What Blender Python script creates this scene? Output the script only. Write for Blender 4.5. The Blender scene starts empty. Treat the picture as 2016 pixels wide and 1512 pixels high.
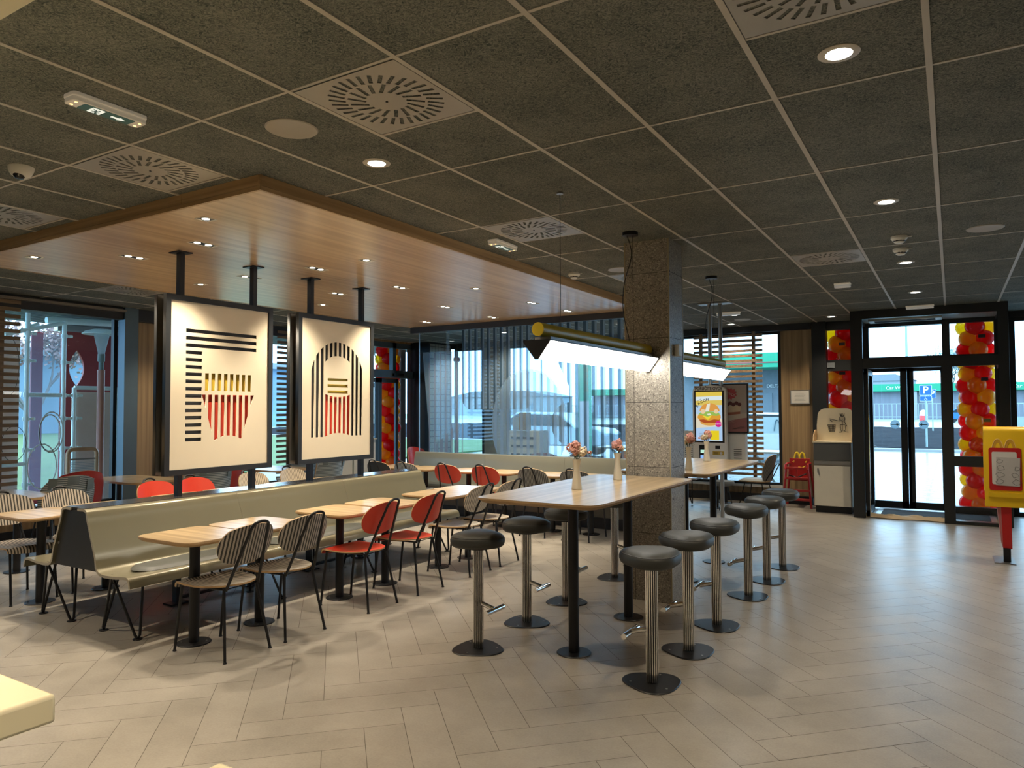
import bpy, bmesh, math, random
from mathutils import Vector, Matrix
R = random.Random(7)
S = bpy.context.scene
COL = S.collection
# ---------------------------------------------------------------- camera, world, exposure
CAMZ = 1.574
yaw, pitch, roll, FPX = -0.54691, 0.03426, -0.00343, 1421.8
fw = Vector((math.sin(yaw)*math.cos(pitch), math.cos(yaw)*math.cos(pitch), math.sin(pitch)))
rt = Vector((math.cos(yaw), -math.sin(yaw), 0)); up = rt.cross(fw)
r2 = rt*math.cos(roll)+up*math.sin(roll); u2 = up*math.cos(roll)-rt*math.sin(roll)
cd = bpy.data.cameras.new('camera'); cam = bpy.data.objects.new('camera', cd); COL.objects.link(cam)
cd.sensor_width = 36; cd.lens = FPX*36/2016; cd.clip_start = .05; cd.clip_end = 400
mt = Matrix((r2, u2, -fw)).transposed().to_4x4(); mt.translation = (0, 0, CAMZ); cam.matrix_world = mt
S.camera = cam
S.view_settings.view_transform = 'Standard'; S.view_settings.look = 'None'
S.view_settings.exposure = 0.5; S.view_settings.gamma = 1.0
S.cycles.use_denoising = True
S.cycles.max_bounces = 10; S.cycles.transparent_max_bounces = 24
S.cycles.caustics_reflective = False; S.cycles.caustics_refractive = False
S.cycles.sample_clamp_indirect = 6
W = bpy.data.worlds.new('sky'); S.world = W; W.use_nodes = True
nt = W.node_tree; nt.nodes.clear()
o = nt.nodes.new('ShaderNodeOutputWorld'); b = nt.nodes.new('ShaderNodeBackground')
tc = nt.nodes.new('ShaderNodeTexCoord'); sx = nt.nodes.new('ShaderNodeSeparateXYZ'); cr = nt.nodes.new('ShaderNodeValToRGB')
nz = nt.nodes.new('ShaderNodeTexNoise'); nz.inputs['Scale'].default_value = 2.5; nz.inputs['Detail'].default_value = 5
ad = nt.nodes.new('ShaderNodeMath'); ad.operation = 'MULTIPLY_ADD'; ad.inputs[1].default_value = .25
nt.links.new(tc.outputs['Generated'], sx.inputs[0]); nt.links.new(tc.outputs['Generated'], nz.inputs[0])
nt.links.new(nz.outputs['Fac'], ad.inputs[0]); nt.links.new(sx.outputs['Z'], ad.inputs[2]); nt.links.new(ad.outputs[0], cr.inputs[0])
cr.color_ramp.elements[0].position = .05; cr.color_ramp.elements[0].color = (.30, .61, 1, 1)
cr.color_ramp.elements[1].position = .35; cr.color_ramp.elements[1].color = (.46, .74, 1, 1)
nt.links.new(cr.outputs[0], b.inputs[0]); b.inputs[1].default_value = 4.4; nt.links.new(b.outputs[0], o.inputs[0])

# ---------------------------------------------------------------- materials
def _mat(name):
    m = bpy.data.materials.new(name); m.use_nodes = True; n = m.node_tree
    return m, n, n.nodes['Principled BSDF'], n.nodes['Material Output']
def M(name, col, rough=.5, metal=0, var=.08, scale=6, bump=0, bscale=60, stretch=(1, 1, 1), coat=0, spec=.5, emit=0, coord='Object'):
    m, n, p, out = _mat(name); L = n.links.new
    tc = n.nodes.new('ShaderNodeTexCoord'); mp = n.nodes.new('ShaderNodeMapping'); mp.inputs['Scale'].default_value = stretch
    L(tc.outputs[coord], mp.inputs[0])
    nz = n.nodes.new('ShaderNodeTexNoise'); nz.inputs['Scale'].default_value = scale; nz.inputs['Detail'].default_value = 6; L(mp.outputs[0], nz.inputs[0])
    mx = n.nodes.new('ShaderNodeMix'); mx.data_type = 'RGBA'
    mx.inputs[6].default_value = tuple(c*(1-var) for c in col)+(1,); mx.inputs[7].default_value = tuple(min(1, c*(1+var)) for c in col)+(1,)
    L(nz.outputs['Fac'], mx.inputs[0]); L(mx.outputs[2], p.inputs['Base Color'])
    p.inputs['Roughness'].default_value = rough; p.inputs['Metallic'].default_value = metal
    p.inputs['Coat Weight'].default_value = coat; p.inputs['Coat Roughness'].default_value = .15
    p.inputs['Specular IOR Level'].default_value = spec
    if emit:
        L(mx.outputs[2], p.inputs['Emission Color']); p.inputs['Emission Strength'].default_value = emit
    if bump:
        n2 = n.nodes.new('ShaderNodeTexNoise'); n2.inputs['Scale'].default_value = bscale; n2.inputs['Detail'].default_value = 4; L(mp.outputs[0], n2.inputs[0])
        bp = n.nodes.new('ShaderNodeBump'); bp.inputs['Strength'].default_value = bump; bp.inputs['Distance'].default_value = .01
        L(n2.outputs['Fac'], bp.inputs['Height']); L(bp.outputs[0], p.inputs['Normal'])
    return m
def wood(name, c0, c1, rough, axis, freq=9, coat=0):
    m, n, p, out = _mat(name); L = n.links.new
    tc = n.nodes.new('ShaderNodeTexCoord'); mp = n.nodes.new('ShaderNodeMapping')
    sc = [freq*5]*3; sc[axis] = freq*.12; mp.inputs['Scale'].default_value = sc
    L(tc.outputs['Object'], mp.inputs[0])
    nz = n.nodes.new('ShaderNodeTexNoise'); nz.inputs['Scale'].default_value = 1; nz.inputs['Detail'].default_value = 5; nz.inputs['Distortion'].default_value = .4
    L(mp.outputs[0], nz.inputs[0])
    cr = n.nodes.new('ShaderNodeValToRGB'); cr.color_ramp.elements[0].position = .38; cr.color_ramp.elements[1].position = .62
    cr.color_ramp.elements[0].color = c0+(1,); cr.color_ramp.elements[1].color = c1+(1,)
    L(nz.outputs['Fac'], cr.inputs[0]); L(cr.outputs[0], p.inputs['Base Color'])
    p.inputs['Roughness'].default_value = rough; p.inputs['Coat Weight'].default_value = coat; p.inputs['Coat Roughness'].default_value = .25
    return m
def stripes(name, ca, cb, axis, pitch, duty=.5, rough=.45):
    m, n, p, out = _mat(name); L = n.links.new
    tc = n.nodes.new('ShaderNodeTexCoord'); sp = n.nodes.new('ShaderNodeSeparateXYZ'); L(tc.outputs['Object'], sp.inputs[0])
    d = n.nodes.new('ShaderNodeMath'); d.operation = 'DIVIDE'; L(sp.outputs[axis], d.inputs[0]); d.inputs[1].default_value = pitch
    fr = n.nodes.new('ShaderNodeMath'); fr.operation = 'FRACT'; L(d.outputs[0], fr.inputs[0])
    g = n.nodes.new('ShaderNodeMath'); g.operation = 'LESS_THAN'; g.inputs[1].default_value = duty; L(fr.outputs[0], g.inputs[0])
    mx = n.nodes.new('ShaderNodeMix'); mx.data_type = 'RGBA'; mx.inputs[6].default_value = ca+(1,); mx.inputs[7].default_value = cb+(1,)
    L(g.outputs[0], mx.inputs[0]); L(mx.outputs[2], p.inputs['Base Color']); p.inputs['Roughness'].default_value = rough
    return m
def emis(name, col, s):
    m, n, p, out = _mat(name); n.nodes.remove(p)
    e = n.nodes.new('ShaderNodeEmission'); e.inputs[0].default_value = col+(1,); e.inputs[1].default_value = s
    n.links.new(e.outputs[0], out.inputs[0]); return m
def glassm(name, tint=(.93, .97, .97), refl=1.0):
    m, n, p, out = _mat(name); n.nodes.remove(p); L = n.links.new
    t = n.nodes.new('ShaderNodeBsdfTransparent'); t.inputs[0].default_value = tint+(1,)
    g = n.nodes.new('ShaderNodeBsdfGlossy'); g.inputs['Roughness'].default_value = .02
    f = n.nodes.new('ShaderNodeFresnel'); f.inputs[0].default_value = 1.45
    k = n.nodes.new('ShaderNodeMath'); k.operation = 'MULTIPLY'; k.inputs[1].default_value = refl; L(f.outputs[0], k.inputs[0])
    x = n.nodes.new('ShaderNodeMixShader'); L(k.outputs[0], x.inputs[0]); L(t.outputs[0], x.inputs[1]); L(g.outputs[0], x.inputs[2]); L(x.outputs[0], out.inputs[0])
    return m
def film(name, col, alpha, trans=.5):
    m, n, p, out = _mat(name); n.nodes.remove(p); L = n.links.new
    t = n.nodes.new('ShaderNodeBsdfTransparent')
    d = n.nodes.new('ShaderNodeBsdfDiffuse'); d.inputs[0].default_value = col+(1,)
    tl = n.nodes.new('ShaderNodeBsdfTranslucent'); tl.inputs[0].default_value = col+(1,)
    a = n.nodes.new('ShaderNodeMixShader'); a.inputs[0].default_value = trans; L(d.outputs[0], a.inputs[1]); L(tl.outputs[0], a.inputs[2])
    x = n.nodes.new('ShaderNodeMixShader'); x.inputs[0].default_value = alpha; L(t.outputs[0], x.inputs[1]); L(a.outputs[0], x.inputs[2]); L(x.outputs[0], out.inputs[0])
    return m
def balloonm(name, col):
    m, n, p, out = _mat(name); L = n.links.new
    p.inputs['Base Color'].default_value = col+(1,); p.inputs['Roughness'].default_value = .18; p.inputs['Coat Weight'].default_value = .4
    tl = n.nodes.new('ShaderNodeBsdfTranslucent'); tl.inputs[0].default_value = col+(1,)
    x = n.nodes.new('ShaderNodeMixShader'); x.inputs[0].default_value = .60; L(p.outputs[0], x.inputs[1]); L(tl.outputs[0], x.inputs[2])
    tr = n.nodes.new('ShaderNodeBsdfTransparent'); tr.inputs[0].default_value = col+(1,)
    y = n.nodes.new('ShaderNodeMixShader'); y.inputs[0].default_value = .35; L(x.outputs[0], y.inputs[1]); L(tr.outputs[0], y.inputs[2]); L(y.outputs[0], out.inputs[0])
    return m

BLK = M('black_metal', (.012, .012, .014), .38, .3)
FRM = M('dark_frame', (.018, .020, .022), .4, .2)
FRB = M('blue_grey_frame', (.10, .15, .19), .4, .3)
CHR = M('chrome', (.86, .85, .83), .10, 1, .04)
STL = M('brushed_steel', (.36, .35, .33), .35, 1, .06)
ALU = M('aluminium', (.42, .43, .43), .35, .9)
WHT = M('white_plastic', (.75, .72, .64), .45)
CRM = M('cream_laminate', (.78, .71, .50), .4)
BOARD = M('cream_board', (.76, .68, .52), .55, var=.03, bump=.05, bscale=200)
OAKT = wood('oak_table', (.40, .28, .145), (.58, .43, .25), .28, 0, 5, .3)
OAKL = wood('oak_long_table', (.40, .28, .145), (.58, .43, .25), .28, 1, 4, .3)
OAKE = M('plywood_edge', (.42, .27, .13), .5, var=.2, scale=40)
SOFW = wood('oak_ceiling_panel', (.50, .34, .20), (.66, .49, .31), .33, 1, 3.2, .3)
FASW = wood('oak_fascia', (.33, .20, .085), (.48, .31, .15), .4, 1, 5)
FASX = wood('oak_fascia_cross', (.33, .20, .085), (.48, .31, .15), .4, 0, 5)
WALLW = wood('oak_wall_panel', (.23, .15, .075), (.36, .245, .125), .5, 2, 4)
SLATW = wood('slat_wood', (.15, .10, .06), (.23, .16, .095), .5, 1, 5)
BENCH = M('olive_laminate', (.185, .17, .112), .30, .3, .05, 4, coat=.25)
BENCHG = M('grey_green_laminate', (.21, .215, .175), .32, .15, .05, 4, coat=.2)
BTOP = M('dark_bench_top', (.05, .05, .05), .22, .2, coat=.5)
BEND = M('dark_bench_end', (.014, .013, .010), .5)
CUSH = M('grey_cushion', (.055, .06, .055), .5, bump=.1)
STOOL = M('black_vinyl', (.040, .042, .039), .5, bump=.06)
REDP = M('red_plywood', (.52, .035, .015), .38, var=.05)
REDD = M('dark_red_shell', (.42, .025, .02), .4)
BEIG = M('beige_plywood', (.50, .44, .34), .45)
STR1 = stripes('black_cream_stripe', (.42, .37, .31), (.03, .028, .025), 0, .0235, .47)
STR1Y = stripes('black_cream_stripe_seat', (.42, .37, .31), (.03, .028, .025), 0, .0235, .47)
STR2 = stripes('thin_beige_stripe', (.55, .47, .36), (.08, .07, .06), 0, .021, .30)
STR3 = stripes('grey_stripe', (.38, .40, .40), (.10, .11, .12), 0, .0235, .47)
STR4 = stripes('shell_stripe', (.38, .44, .47), (.08, .11, .13), 2, .021, .5)
GREYP = M('slate_patch', (.13, .17, .19), .5)
MESHM = stripes('mesh_grey', (.30, .30, .28), (.05, .05, .05), 0, .02, .6)
DARKC = M('charcoal_plywood', (.03, .032, .035), .5)
TERR = None
CGRID = M('grid_metal', (.50, .46, .40), .5)
VENTM = M('vent_metal', (.38, .36, .32), .42, .3)
DARKIN = M('vent_inside', (.01, .01, .01), .8)
GLASS = glassm('window_glass')
GLASSP = glassm('partition_glass', (.80, .90, .95), .8)
LAMPE = emis('lamp_white', (1, .93, .80), 9)
SPOTE = emis('spot_lens', (1, .88, .68), 14)
TUBEE = emis('tube_diffuser', (1, .95, .86), 11)
YEL = M('mustard_tube', (.66, .48, .03), .35)
YELS = M('yellow_stand', (.80, .50, .01), .4)
REDS = M('red_stand', (.48, .012, .012), .4)
REDH = M('red_highchair', (.36, .015, .015), .4)
YELL = M('yellow_plain', (.85, .62, .03), .5)
TXTB = M('black_ink', (.01, .01, .01), .6)
TXTW = M('white_ink', (.85, .85, .85), .6)
PAPER = M('paper', (.62, .60, .56), .7)
WALLP = M('warm_wall_paint', (.50, .46, .39), .7)
DARKW = M('dark_wall', (.022, .022, .025), .5)
PLUM = M('dark_plum_wall', (.035, .018, .022), .5)
VASE = M('ivory_ceramic', (.66, .60, .47), .3)
GREEN = M('leaf_green', (.06, .09, .035), .7)
PINK = M('pink_petals', (.72, .36, .28), .8, var=.25, scale=60)
IVOR = M('ivory_petals', (.75, .60, .40), .8, var=.25, scale=60)
BAL = [balloonm('balloon_red', (.95, .03, .03)), balloonm('balloon_yellow', (1, .72, .03)), balloonm('balloon_red_dark', (.85, .015, .02)), balloonm('balloon_orange', (1, .62, .03))]

def stone_mat():
    m, n, p, out = _mat('terrazzo'); L = n.links.new
    tc = n.nodes.new('ShaderNodeTexCoord')
    v = n.nodes.new('ShaderNodeTexVoronoi'); v.inputs['Scale'].default_value = 130; L(tc.outputs['Object'], v.inputs[0])
    v2 = n.nodes.new('ShaderNodeTexVoronoi'); v2.inputs['Scale'].default_value = 26; L(tc.outputs['Object'], v2.inputs[0])
    sp = n.nodes.new('ShaderNodeSeparateColor'); L(v.outputs['Color'], sp.inputs[0])
    cr = n.nodes.new('ShaderNodeValToRGB'); e = cr.color_ramp; e.interpolation = 'CONSTANT'
    e.elements[0].color = (.14, .125, .11, 1); e.elements[1].position = .10; e.elements[1].color = (.29, .265, .225, 1)
    a = e.elements.new(.55); a.color = (.34, .31, .26, 1); a = e.elements.new(.80); a.color = (.50, .46, .39, 1); a = e.elements.new(.93); a.color = (.22, .20, .17, 1)
    L(sp.outputs[0], cr.inputs[0])
    sp2 = n.nodes.new('ShaderNodeSeparateColor'); L(v2.outputs['Color'], sp2.inputs[0])
    g = n.nodes.new('ShaderNodeMath'); g.operation = 'LESS_THAN'; g.inputs[1].default_value = .22; L(v2.outputs['Distance'], g.inputs[0])
    g2 = n.nodes.new('ShaderNodeMath'); g2.operation = 'GREATER_THAN'; g2.inputs[1].default_value = .9; L(sp2.outputs[1], g2.inputs[0])
    g3 = n.nodes.new('ShaderNodeMath'); g3.operation = 'MULTIPLY'; L(g.outputs[0], g3.inputs[0]); L(g2.outputs[0], g3.inputs[1])
    mx = n.nodes.new('ShaderNodeMix'); mx.data_type = 'RGBA'; L(g3.outputs[0], mx.inputs[0]); L(cr.outputs[0], mx.inputs[6]); mx.inputs[7].default_value = (.02, .015, .012, 1)
    L(mx.outputs[2], p.inputs['Base Color']); p.inputs['Roughness'].default_value = .45
    return m
TERR = stone_mat()
def tile_mat():
    m, n, p, out = _mat('floor_tile'); L = n.links.new
    at = n.nodes.new('ShaderNodeAttribute'); at.attribute_name = 'tone'
    tc = n.nodes.new('ShaderNodeTexCoord')
    nz = n.nodes.new('ShaderNodeTexNoise'); nz.inputs['Scale'].default_value = 2.2; nz.inputs['Detail'].default_value = 9; nz.inputs['Roughness'].default_value = .68; L(tc.outputs['Object'], nz.inputs[0])
    n3 = n.nodes.new('ShaderNodeTexNoise'); n3.inputs['Scale'].default_value = 90; n3.inputs['Detail'].default_value = 3; L(tc.outputs['Object'], n3.inputs[0])
    s = n.nodes.new('ShaderNodeMath'); s.operation = 'MULTIPLY_ADD'; L(n3.outputs['Fac'], s.inputs[0]); s.inputs[1].default_value = .35; L(nz.outputs['Fac'], s.inputs[2])
    s2 = n.nodes.new('ShaderNodeMath'); s2.operation = 'MULTIPLY_ADD'; L(at.outputs['Fac'], s2.inputs[0]); s2.inputs[1].default_value = .10; L(s.outputs[0], s2.inputs[2])
    cr = n.nodes.new('ShaderNodeValToRGB'); cr.color_ramp.elements[0].position = .45; cr.color_ramp.elements[0].color = (.232, .210, .180, 1)
    cr.color_ramp.elements[1].position = .95; cr.color_ramp.elements[1].color = (.365, .337, .292, 1)
    L(s2.outputs[0], cr.inputs[0]); L(cr.outputs[0], p.inputs['Base Color'])
    rr = n.nodes.new('ShaderNodeMath'); rr.operation = 'MULTIPLY_ADD'; L(nz.outputs['Fac'], rr.inputs[0]); rr.inputs[1].default_value = .18; rr.inputs[2].default_value = .27
    L(rr.outputs[0], p.inputs['Roughness'])
    bp = n.nodes.new('ShaderNodeBump'); bp.inputs['Strength'].default_value = .18; bp.inputs['Distance'].default_value = .004; L(s.outputs[0], bp.inputs['Height']); L(bp.outputs[0], p.inputs['Normal'])
    return m
def ceil_mat():
    m, n, p, out = _mat('wood_wool'); L = n.links.new
    tc = n.nodes.new('ShaderNodeTexCoord')
    nz = n.nodes.new('ShaderNodeTexNoise'); nz.inputs['Scale'].default_value = 38; nz.inputs['Detail'].default_value = 6; nz.inputs['Distortion'].default_value = 3.5; L(tc.outputs['Object'], nz.inputs[0])
    n2 = n.nodes.new('ShaderNodeTexNoise'); n2.inputs['Scale'].default_value = 3; n2.inputs['Detail'].default_value = 3; L(tc.outputs['Object'], n2.inputs[0])
    s = n.nodes.new('ShaderNodeMath'); s.operation = 'MULTIPLY_ADD'; L(n2.outputs['Fac'], s.inputs[0]); s.inputs[1].default_value = .25; L(nz.outputs['Fac'], s.inputs[2])
    cr = n.nodes.new('ShaderNodeValToRGB'); cr.color_ramp.elements[0].position = .46; cr.color_ramp.elements[0].color = (.030, .043, .037, 1)
    cr.color_ramp.elements[1].position = .78; cr.color_ramp.elements[1].color = (.21, .21, .18, 1)
    L(s.outputs[0], cr.inputs[0]); L(cr.outputs[0], p.inputs['Base Color']); p.inputs['Roughness'].default_value = .9
    bp = n.nodes.new('ShaderNodeBump'); bp.inputs['Strength'].default_value = .5; bp.inputs['Distance'].default_value = .006; L(nz.outputs['Fac'], bp.inputs['Height']); L(bp.outputs[0], p.inputs['Normal'])
    return m
def brickm(name, c, mortar, w, h, off=0, rough=.3):
    m, n, p, out = _mat(name); L = n.links.new
    tc = n.nodes.new('ShaderNodeTexCoord'); sp = n.nodes.new('ShaderNodeSeparateXYZ'); cb = n.nodes.new('ShaderNodeCombineXYZ'); L(tc.outputs['Object'], sp.inputs[0])
    a = n.nodes.new('ShaderNodeMath'); a.operation = 'ADD'; L(sp.outputs[0], a.inputs[0]); L(sp.outputs[1], a.inputs[1])
    L(a.outputs[0], cb.inputs[0]); L(sp.outputs[2], cb.inputs[1])
    t = n.nodes.new('ShaderNodeTexBrick'); t.offset = off; t.inputs['Scale'].default_value = 1; t.inputs['Brick Width'].default_value = w; t.inputs['Row Height'].default_value = h
    t.inputs['Mortar Size'].default_value = .006; t.inputs['Color1'].default_value = c+(1,); t.inputs['Color2'].default_value = tuple(q*.96 for q in c)+(1,); t.inputs['Mortar'].default_value = mortar+(1,)
    L(cb.outputs[0], t.inputs[0]); L(t.outputs['Color'], p.inputs['Base Color']); p.inputs['Roughness'].default_value = rough
    return m

# ---------------------------------------------------------------- mesh builder
class G:
    def __init__(s): s.v = []; s.f = []; s.m = []
    def add(s, vs, fs, mi=0):
        k = len(s.v); s.v += [tuple(v) for v in vs]; s.f += [tuple(i+k for i in f) for f in fs]; s.m += [mi]*len(fs); return s
    def box(s, x0, y0, z0, x1, y1, z1, mi=0, mat=None):
        x0, x1 = sorted((x0, x1)); y0, y1 = sorted((y0, y1)); z0, z1 = sorted((z0, z1))
        v = [Vector(q) for q in ((x0, y0, z0), (x1, y0, z0), (x1, y1, z0), (x0, y1, z0), (x0, y0, z1), (x1, y0, z1), (x1, y1, z1), (x0, y1, z1))]
        if mat: v = [mat @ q for q in v]
        return s.add(v, [(0, 3, 2, 1), (4, 5, 6, 7), (0, 1, 5, 4), (1, 2, 6, 5), (2, 3, 7, 6), (3, 0, 4, 7)], mi)
    def tube(s, pts, r, n=10, closed=False, mi=0, caps=True):
        pts = [Vector(p) for p in pts]; N = len(pts); rs = r if isinstance(r, (list, tuple)) else [r]*N
        rings = []; prev = None
        for i, p in enumerate(pts):
            if closed: t = pts[(i+1) % N]-pts[i-1]
            else: t = (pts[min(i+1, N-1)]-pts[max(i-1, 0)])
            t.normalize()
            if prev is None:
                a = Vector((0, 0, 1)) if abs(t.z) < .9 else Vector((1, 0, 0))
                u = t.cross(a).normalized()
            else:
                u = (prev-t*prev.dot(t)).normalized()
            prev = u; w = t.cross(u)
            rings.append([p+(u*math.cos(2*math.pi*k/n)+w*math.sin(2*math.pi*k/n))*rs[i] for k in range(n)])
        v = [q for rg in rings for q in rg]; f = []
        for i in range(N if closed else N-1):
            j = (i+1) % N
            for k in range(n): f.append((i*n+k, i*n+(k+1) % n, j*n+(k+1) % n, j*n+k))
        if caps and not closed: f.append(tuple(range(n-1, -1, -1))); f.append(tuple((N-1)*n+k for k in range(n)))
        return s.add(v, f, mi)
    def cyl(s, p0, p1, r, n=24, mi=0): return s.tube([p0, p1], r, n, mi=mi)
    def lathe(s, prof, n=32, c=(0, 0, 0), mi=0, sx=1, sy=1, rf=None):
        v = []; f = []
        for r, z in prof:
            for k in range(n):
                a = 2*math.pi*k/n; q = rf(a) if rf else 1
                v.append((c[0]+r*q*sx*math.cos(a), c[1]+r*q*sy*math.sin(a), c[2]+z))
        for i in range(len(prof)-1):
            for k in range(n): f.append((i*n+k, i*n+(k+1) % n, (i+1)*n+(k+1) % n, (i+1)*n+k))
        f.append(tuple(range(n-1, -1, -1))); f.append(tuple((len(prof)-1)*n+k for k in range(n)))
        return s.add(v, f, mi)
    def prism(s, poly, a, b, ax='z', mi=0, mi_side=None):
        def P(p, t): return {'z': (p[0], p[1], t), 'y': (p[0], t, p[1]), 'x': (t, p[0], p[1])}[ax]
        n = len(poly); v = [P(p, a) for p in poly]+[P(p, b) for p in poly]
        s.add(v, [tuple(range(n)), tuple(range(2*n-1, n-1, -1))], mi)
        return s.add(v, [(i, (i+1) % n, n+(i+1) % n, n+i) for i in range(n)], mi if mi_side is None else mi_side)
    def sheet(s, fn, nu, nv, th, mi=0, mi_edge=None, mi_back=None):
        P = [[Vector(fn(-1+2*i/nu, -1+2*j/nv)) for j in range(nv+1)] for i in range(nu+1)]
        B = []
        for i in range(nu+1):
            row = []
            for j in range(nv+1):
                du = P[min(i+1, nu)][j]-P[max(i-1, 0)][j]; dv = P[i][min(j+1, nv)]-P[i][max(j-1, 0)]
                nn = du.cross(dv)
                nn = nn.normalized() if nn.length > 1e-9 else Vector((0, 0, 1))
                row.append(P[i][j]-nn*th)
            B.append(row)
        w = nv+1; K = (nu+1)*w
        v = [q for r in P for q in r]+[q for r in B for q in r]
        top = [(i*w+j, (i+1)*w+j, (i+1)*w+j+1, i*w+j+1) for i in range(nu) for j in range(nv)]
        s.add(v, top, mi); k = len(s.v)-len(v)
        s.f += [tuple(k+K+q for q in reversed(t)) for t in top]; s.m += [mi if mi_back is None else mi_back]*len(top)
        ring = [i*w for i in range(nu+1)]+[nu*w+j for j in range(1, nv+1)]+[i*w+nv for i in range(nu-1, -1, -1)]+[j for j in range(nv-1, 0, -1)]
        for a in range(len(ring)):
            p, q = ring[a], ring[(a+1) % len(ring)]
            s.f.append((k+q, k+p, k+K+p, k+K+q)); s.m.append(mi if mi_edge is None else mi_edge)
        return s
    def build(s, name, mats, parent=None, ang=35, bevel=0, loc=None):
        me = bpy.data.meshes.new(name); me.from_pydata(s.v, [], s.f)
        mats = mats if isinstance(mats, (list, tuple)) else [mats]
        for m in mats: me.materials.append(m)
        me.polygons.foreach_set('material_index', [min(i, len(mats)-1) for i in s.m]); me.validate(); me.update()
        bm = bmesh.new(); bm.from_mesh(me); bmesh.ops.remove_doubles(bm, verts=bm.verts, dist=1e-5)
        bmesh.ops.recalc_face_normals(bm, faces=bm.faces)
        for f in bm.faces: f.smooth = True
        ca = math.radians(ang)
        for e in bm.edges:
            if len(e.link_faces) != 2 or e.calc_face_angle(3) > ca: e.smooth = False
        bm.to_mesh(me); bm.free()
        o = bpy.data.objects.new(name, me); COL.objects.link(o)
        if bevel:
            md = o.modifiers.new('bevel', 'BEVEL'); md.width = bevel; md.segments = 2; md.limit_method = 'ANGLE'; md.angle_limit = .7
        if parent: o.parent = parent
        if loc: o.location = loc
        return o
def bx(*a, **k): return G().box(*a, **k)
def thing(name, label, cat, loc=(0, 0, 0), rz=0, group=None):
    o = bpy.data.objects.new(name, None); COL.objects.link(o); o.location = loc; o.rotation_euler = (0, 0, rz); o.empty_display_size = .1
    return tag(o, label, cat, group)
def tag(o, label, cat, group=None):
    o['label'] = label; o['category'] = cat
    if group: o['group'] = group
    elif 'group' in o: del o['group']
    return o
def struct(o): o['kind'] = 'structure'; return o
def kids(o): return [c for c in COL.objects if c.parent == o]
KC = {}
def copy_tree(o, loc=None, rz=None, label=None, group=None, matmap=None):
    def rec(src, par):
        c = src.copy(); COL.objects.link(c)
        if par: c.parent = par
        for ch in KC[src.name]: rec(bpy.data.objects[ch], c)
        return c
    def reg(x): KC[x.name] = [c.name for c in kids(x)]; [reg(c) for c in kids(x)]
    if o.name not in KC: reg(o)
    c = rec(o, None)
    if loc is not None: c.location = loc
    if rz is not None: c.rotation_euler = (0, 0, rz)
    if label: c['label'] = label
    if group: c['group'] = group
    return c
def rr(w, h, r, n=6, cx=0, cy=0):
    out = []
    for sx, sy, a0 in ((1, 1, 0), (-1, 1, 90), (-1, -1, 180), (1, -1, 270)):
        for k in range(n+1):
            a = math.radians(a0+90*k/n); out.append((cx+sx*(w/2-r)+r*math.cos(a), cy+sy*(h/2-r)+r*math.sin(a)))
    return out
def circ(r, n=32, cx=0, cy=0): return [(cx+r*math.cos(2*math.pi*k/n), cy+r*math.sin(2*math.pi*k/n)) for k in range(n)]
def squircle(hw, hh, p=5, n=64):
    o = []
    for k in range(n):
        a = 2*math.pi*k/n; c, s_ = math.cos(a), math.sin(a)
        o.append((hw*math.copysign(abs(c)**(2/p), c), hh*math.copysign(abs(s_)**(2/p), s_)))
    return o
AX = {'x': Matrix(((0, 0, 1, 0), (1, 0, 0, 0), (0, 1, 0, 0), (0, 0, 0, 1))),      # local (a,b) -> (y,z), normal +x
      'y': Matrix(((1, 0, 0, 0), (0, 0, -1, 0), (0, 1, 0, 0), (0, 0, 0, 1))),     # local (a,b) -> (x,z), normal -y
      'z': Matrix.Identity(4)}
def flat(name, outer, holes, th, mat, parent, M4=None):
    """plate with real cut-outs from a filled 2D curve"""
    cu = bpy.data.curves.new('tmp', 'CURVE'); cu.dimensions = '2D'; cu.fill_mode = 'BOTH'; cu.extrude = th/2
    for pl in [outer]+holes:
        sp = cu.splines.new('POLY'); sp.points.add(len(pl)-1)
        for i, (x, y) in enumerate(pl): sp.points[i].co = (x, y, 0, 1)
        sp.use_cyclic_u = True
    to = bpy.data.objects.new('tmp', cu); COL.objects.link(to)
    me = bpy.data.meshes.new_from_object(to.evaluated_get(bpy.context.evaluated_depsgraph_get()))
    bpy.data.objects.remove(to); bpy.data.curves.remove(cu)
    me.name = name
    if M4: me.transform(M4)
    me.materials.clear(); me.materials.append(mat)
    o = bpy.data.objects.new(name, me); COL.objects.link(o)
    if parent: o.parent = parent
    return o
def text(name, body, size, M4, mat, parent, ext=.0015, align='CENTER', bold=0, shx=1):
    cu = bpy.data.curves.new('tmp', 'FONT'); cu.body = body; cu.size = size; cu.align_x = align; cu.align_y = 'CENTER'; cu.extrude = ext; cu.offset = bold
    to = bpy.data.objects.new('tmp', cu); COL.objects.link(to)
    me = bpy.data.meshes.new_from_object(to.evaluated_get(bpy.context.evaluated_depsgraph_get()))
    bpy.data.objects.remove(to); bpy.data.curves.remove(cu)
    me.transform(M4 @ Matrix.Diagonal((shx, 1, 1, 1))); me.materials.clear(); me.materials.append(mat); me.name = name
    o = bpy.data.objects.new(name, me); COL.objects.link(o); o.parent = parent
    return o
def T(x, y, z, ax='z'): return Matrix.Translation((x, y, z)) @ AX[ax]
def arches(w, h, t, n=14):
    """M made of two tall arches, closed stroke centre-line points"""
    p = []
    for s0 in (-1, 1):
        q = [(s0*w/4+w/4*math.cos(math.radians(180-180*k/n)), 0) for k in range(n+1)]
        q = [(x, h*(1-abs((x-s0*w/4)/(w/4))**2.6)) for x, _ in q]
        p.append(q)
    return p
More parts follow.
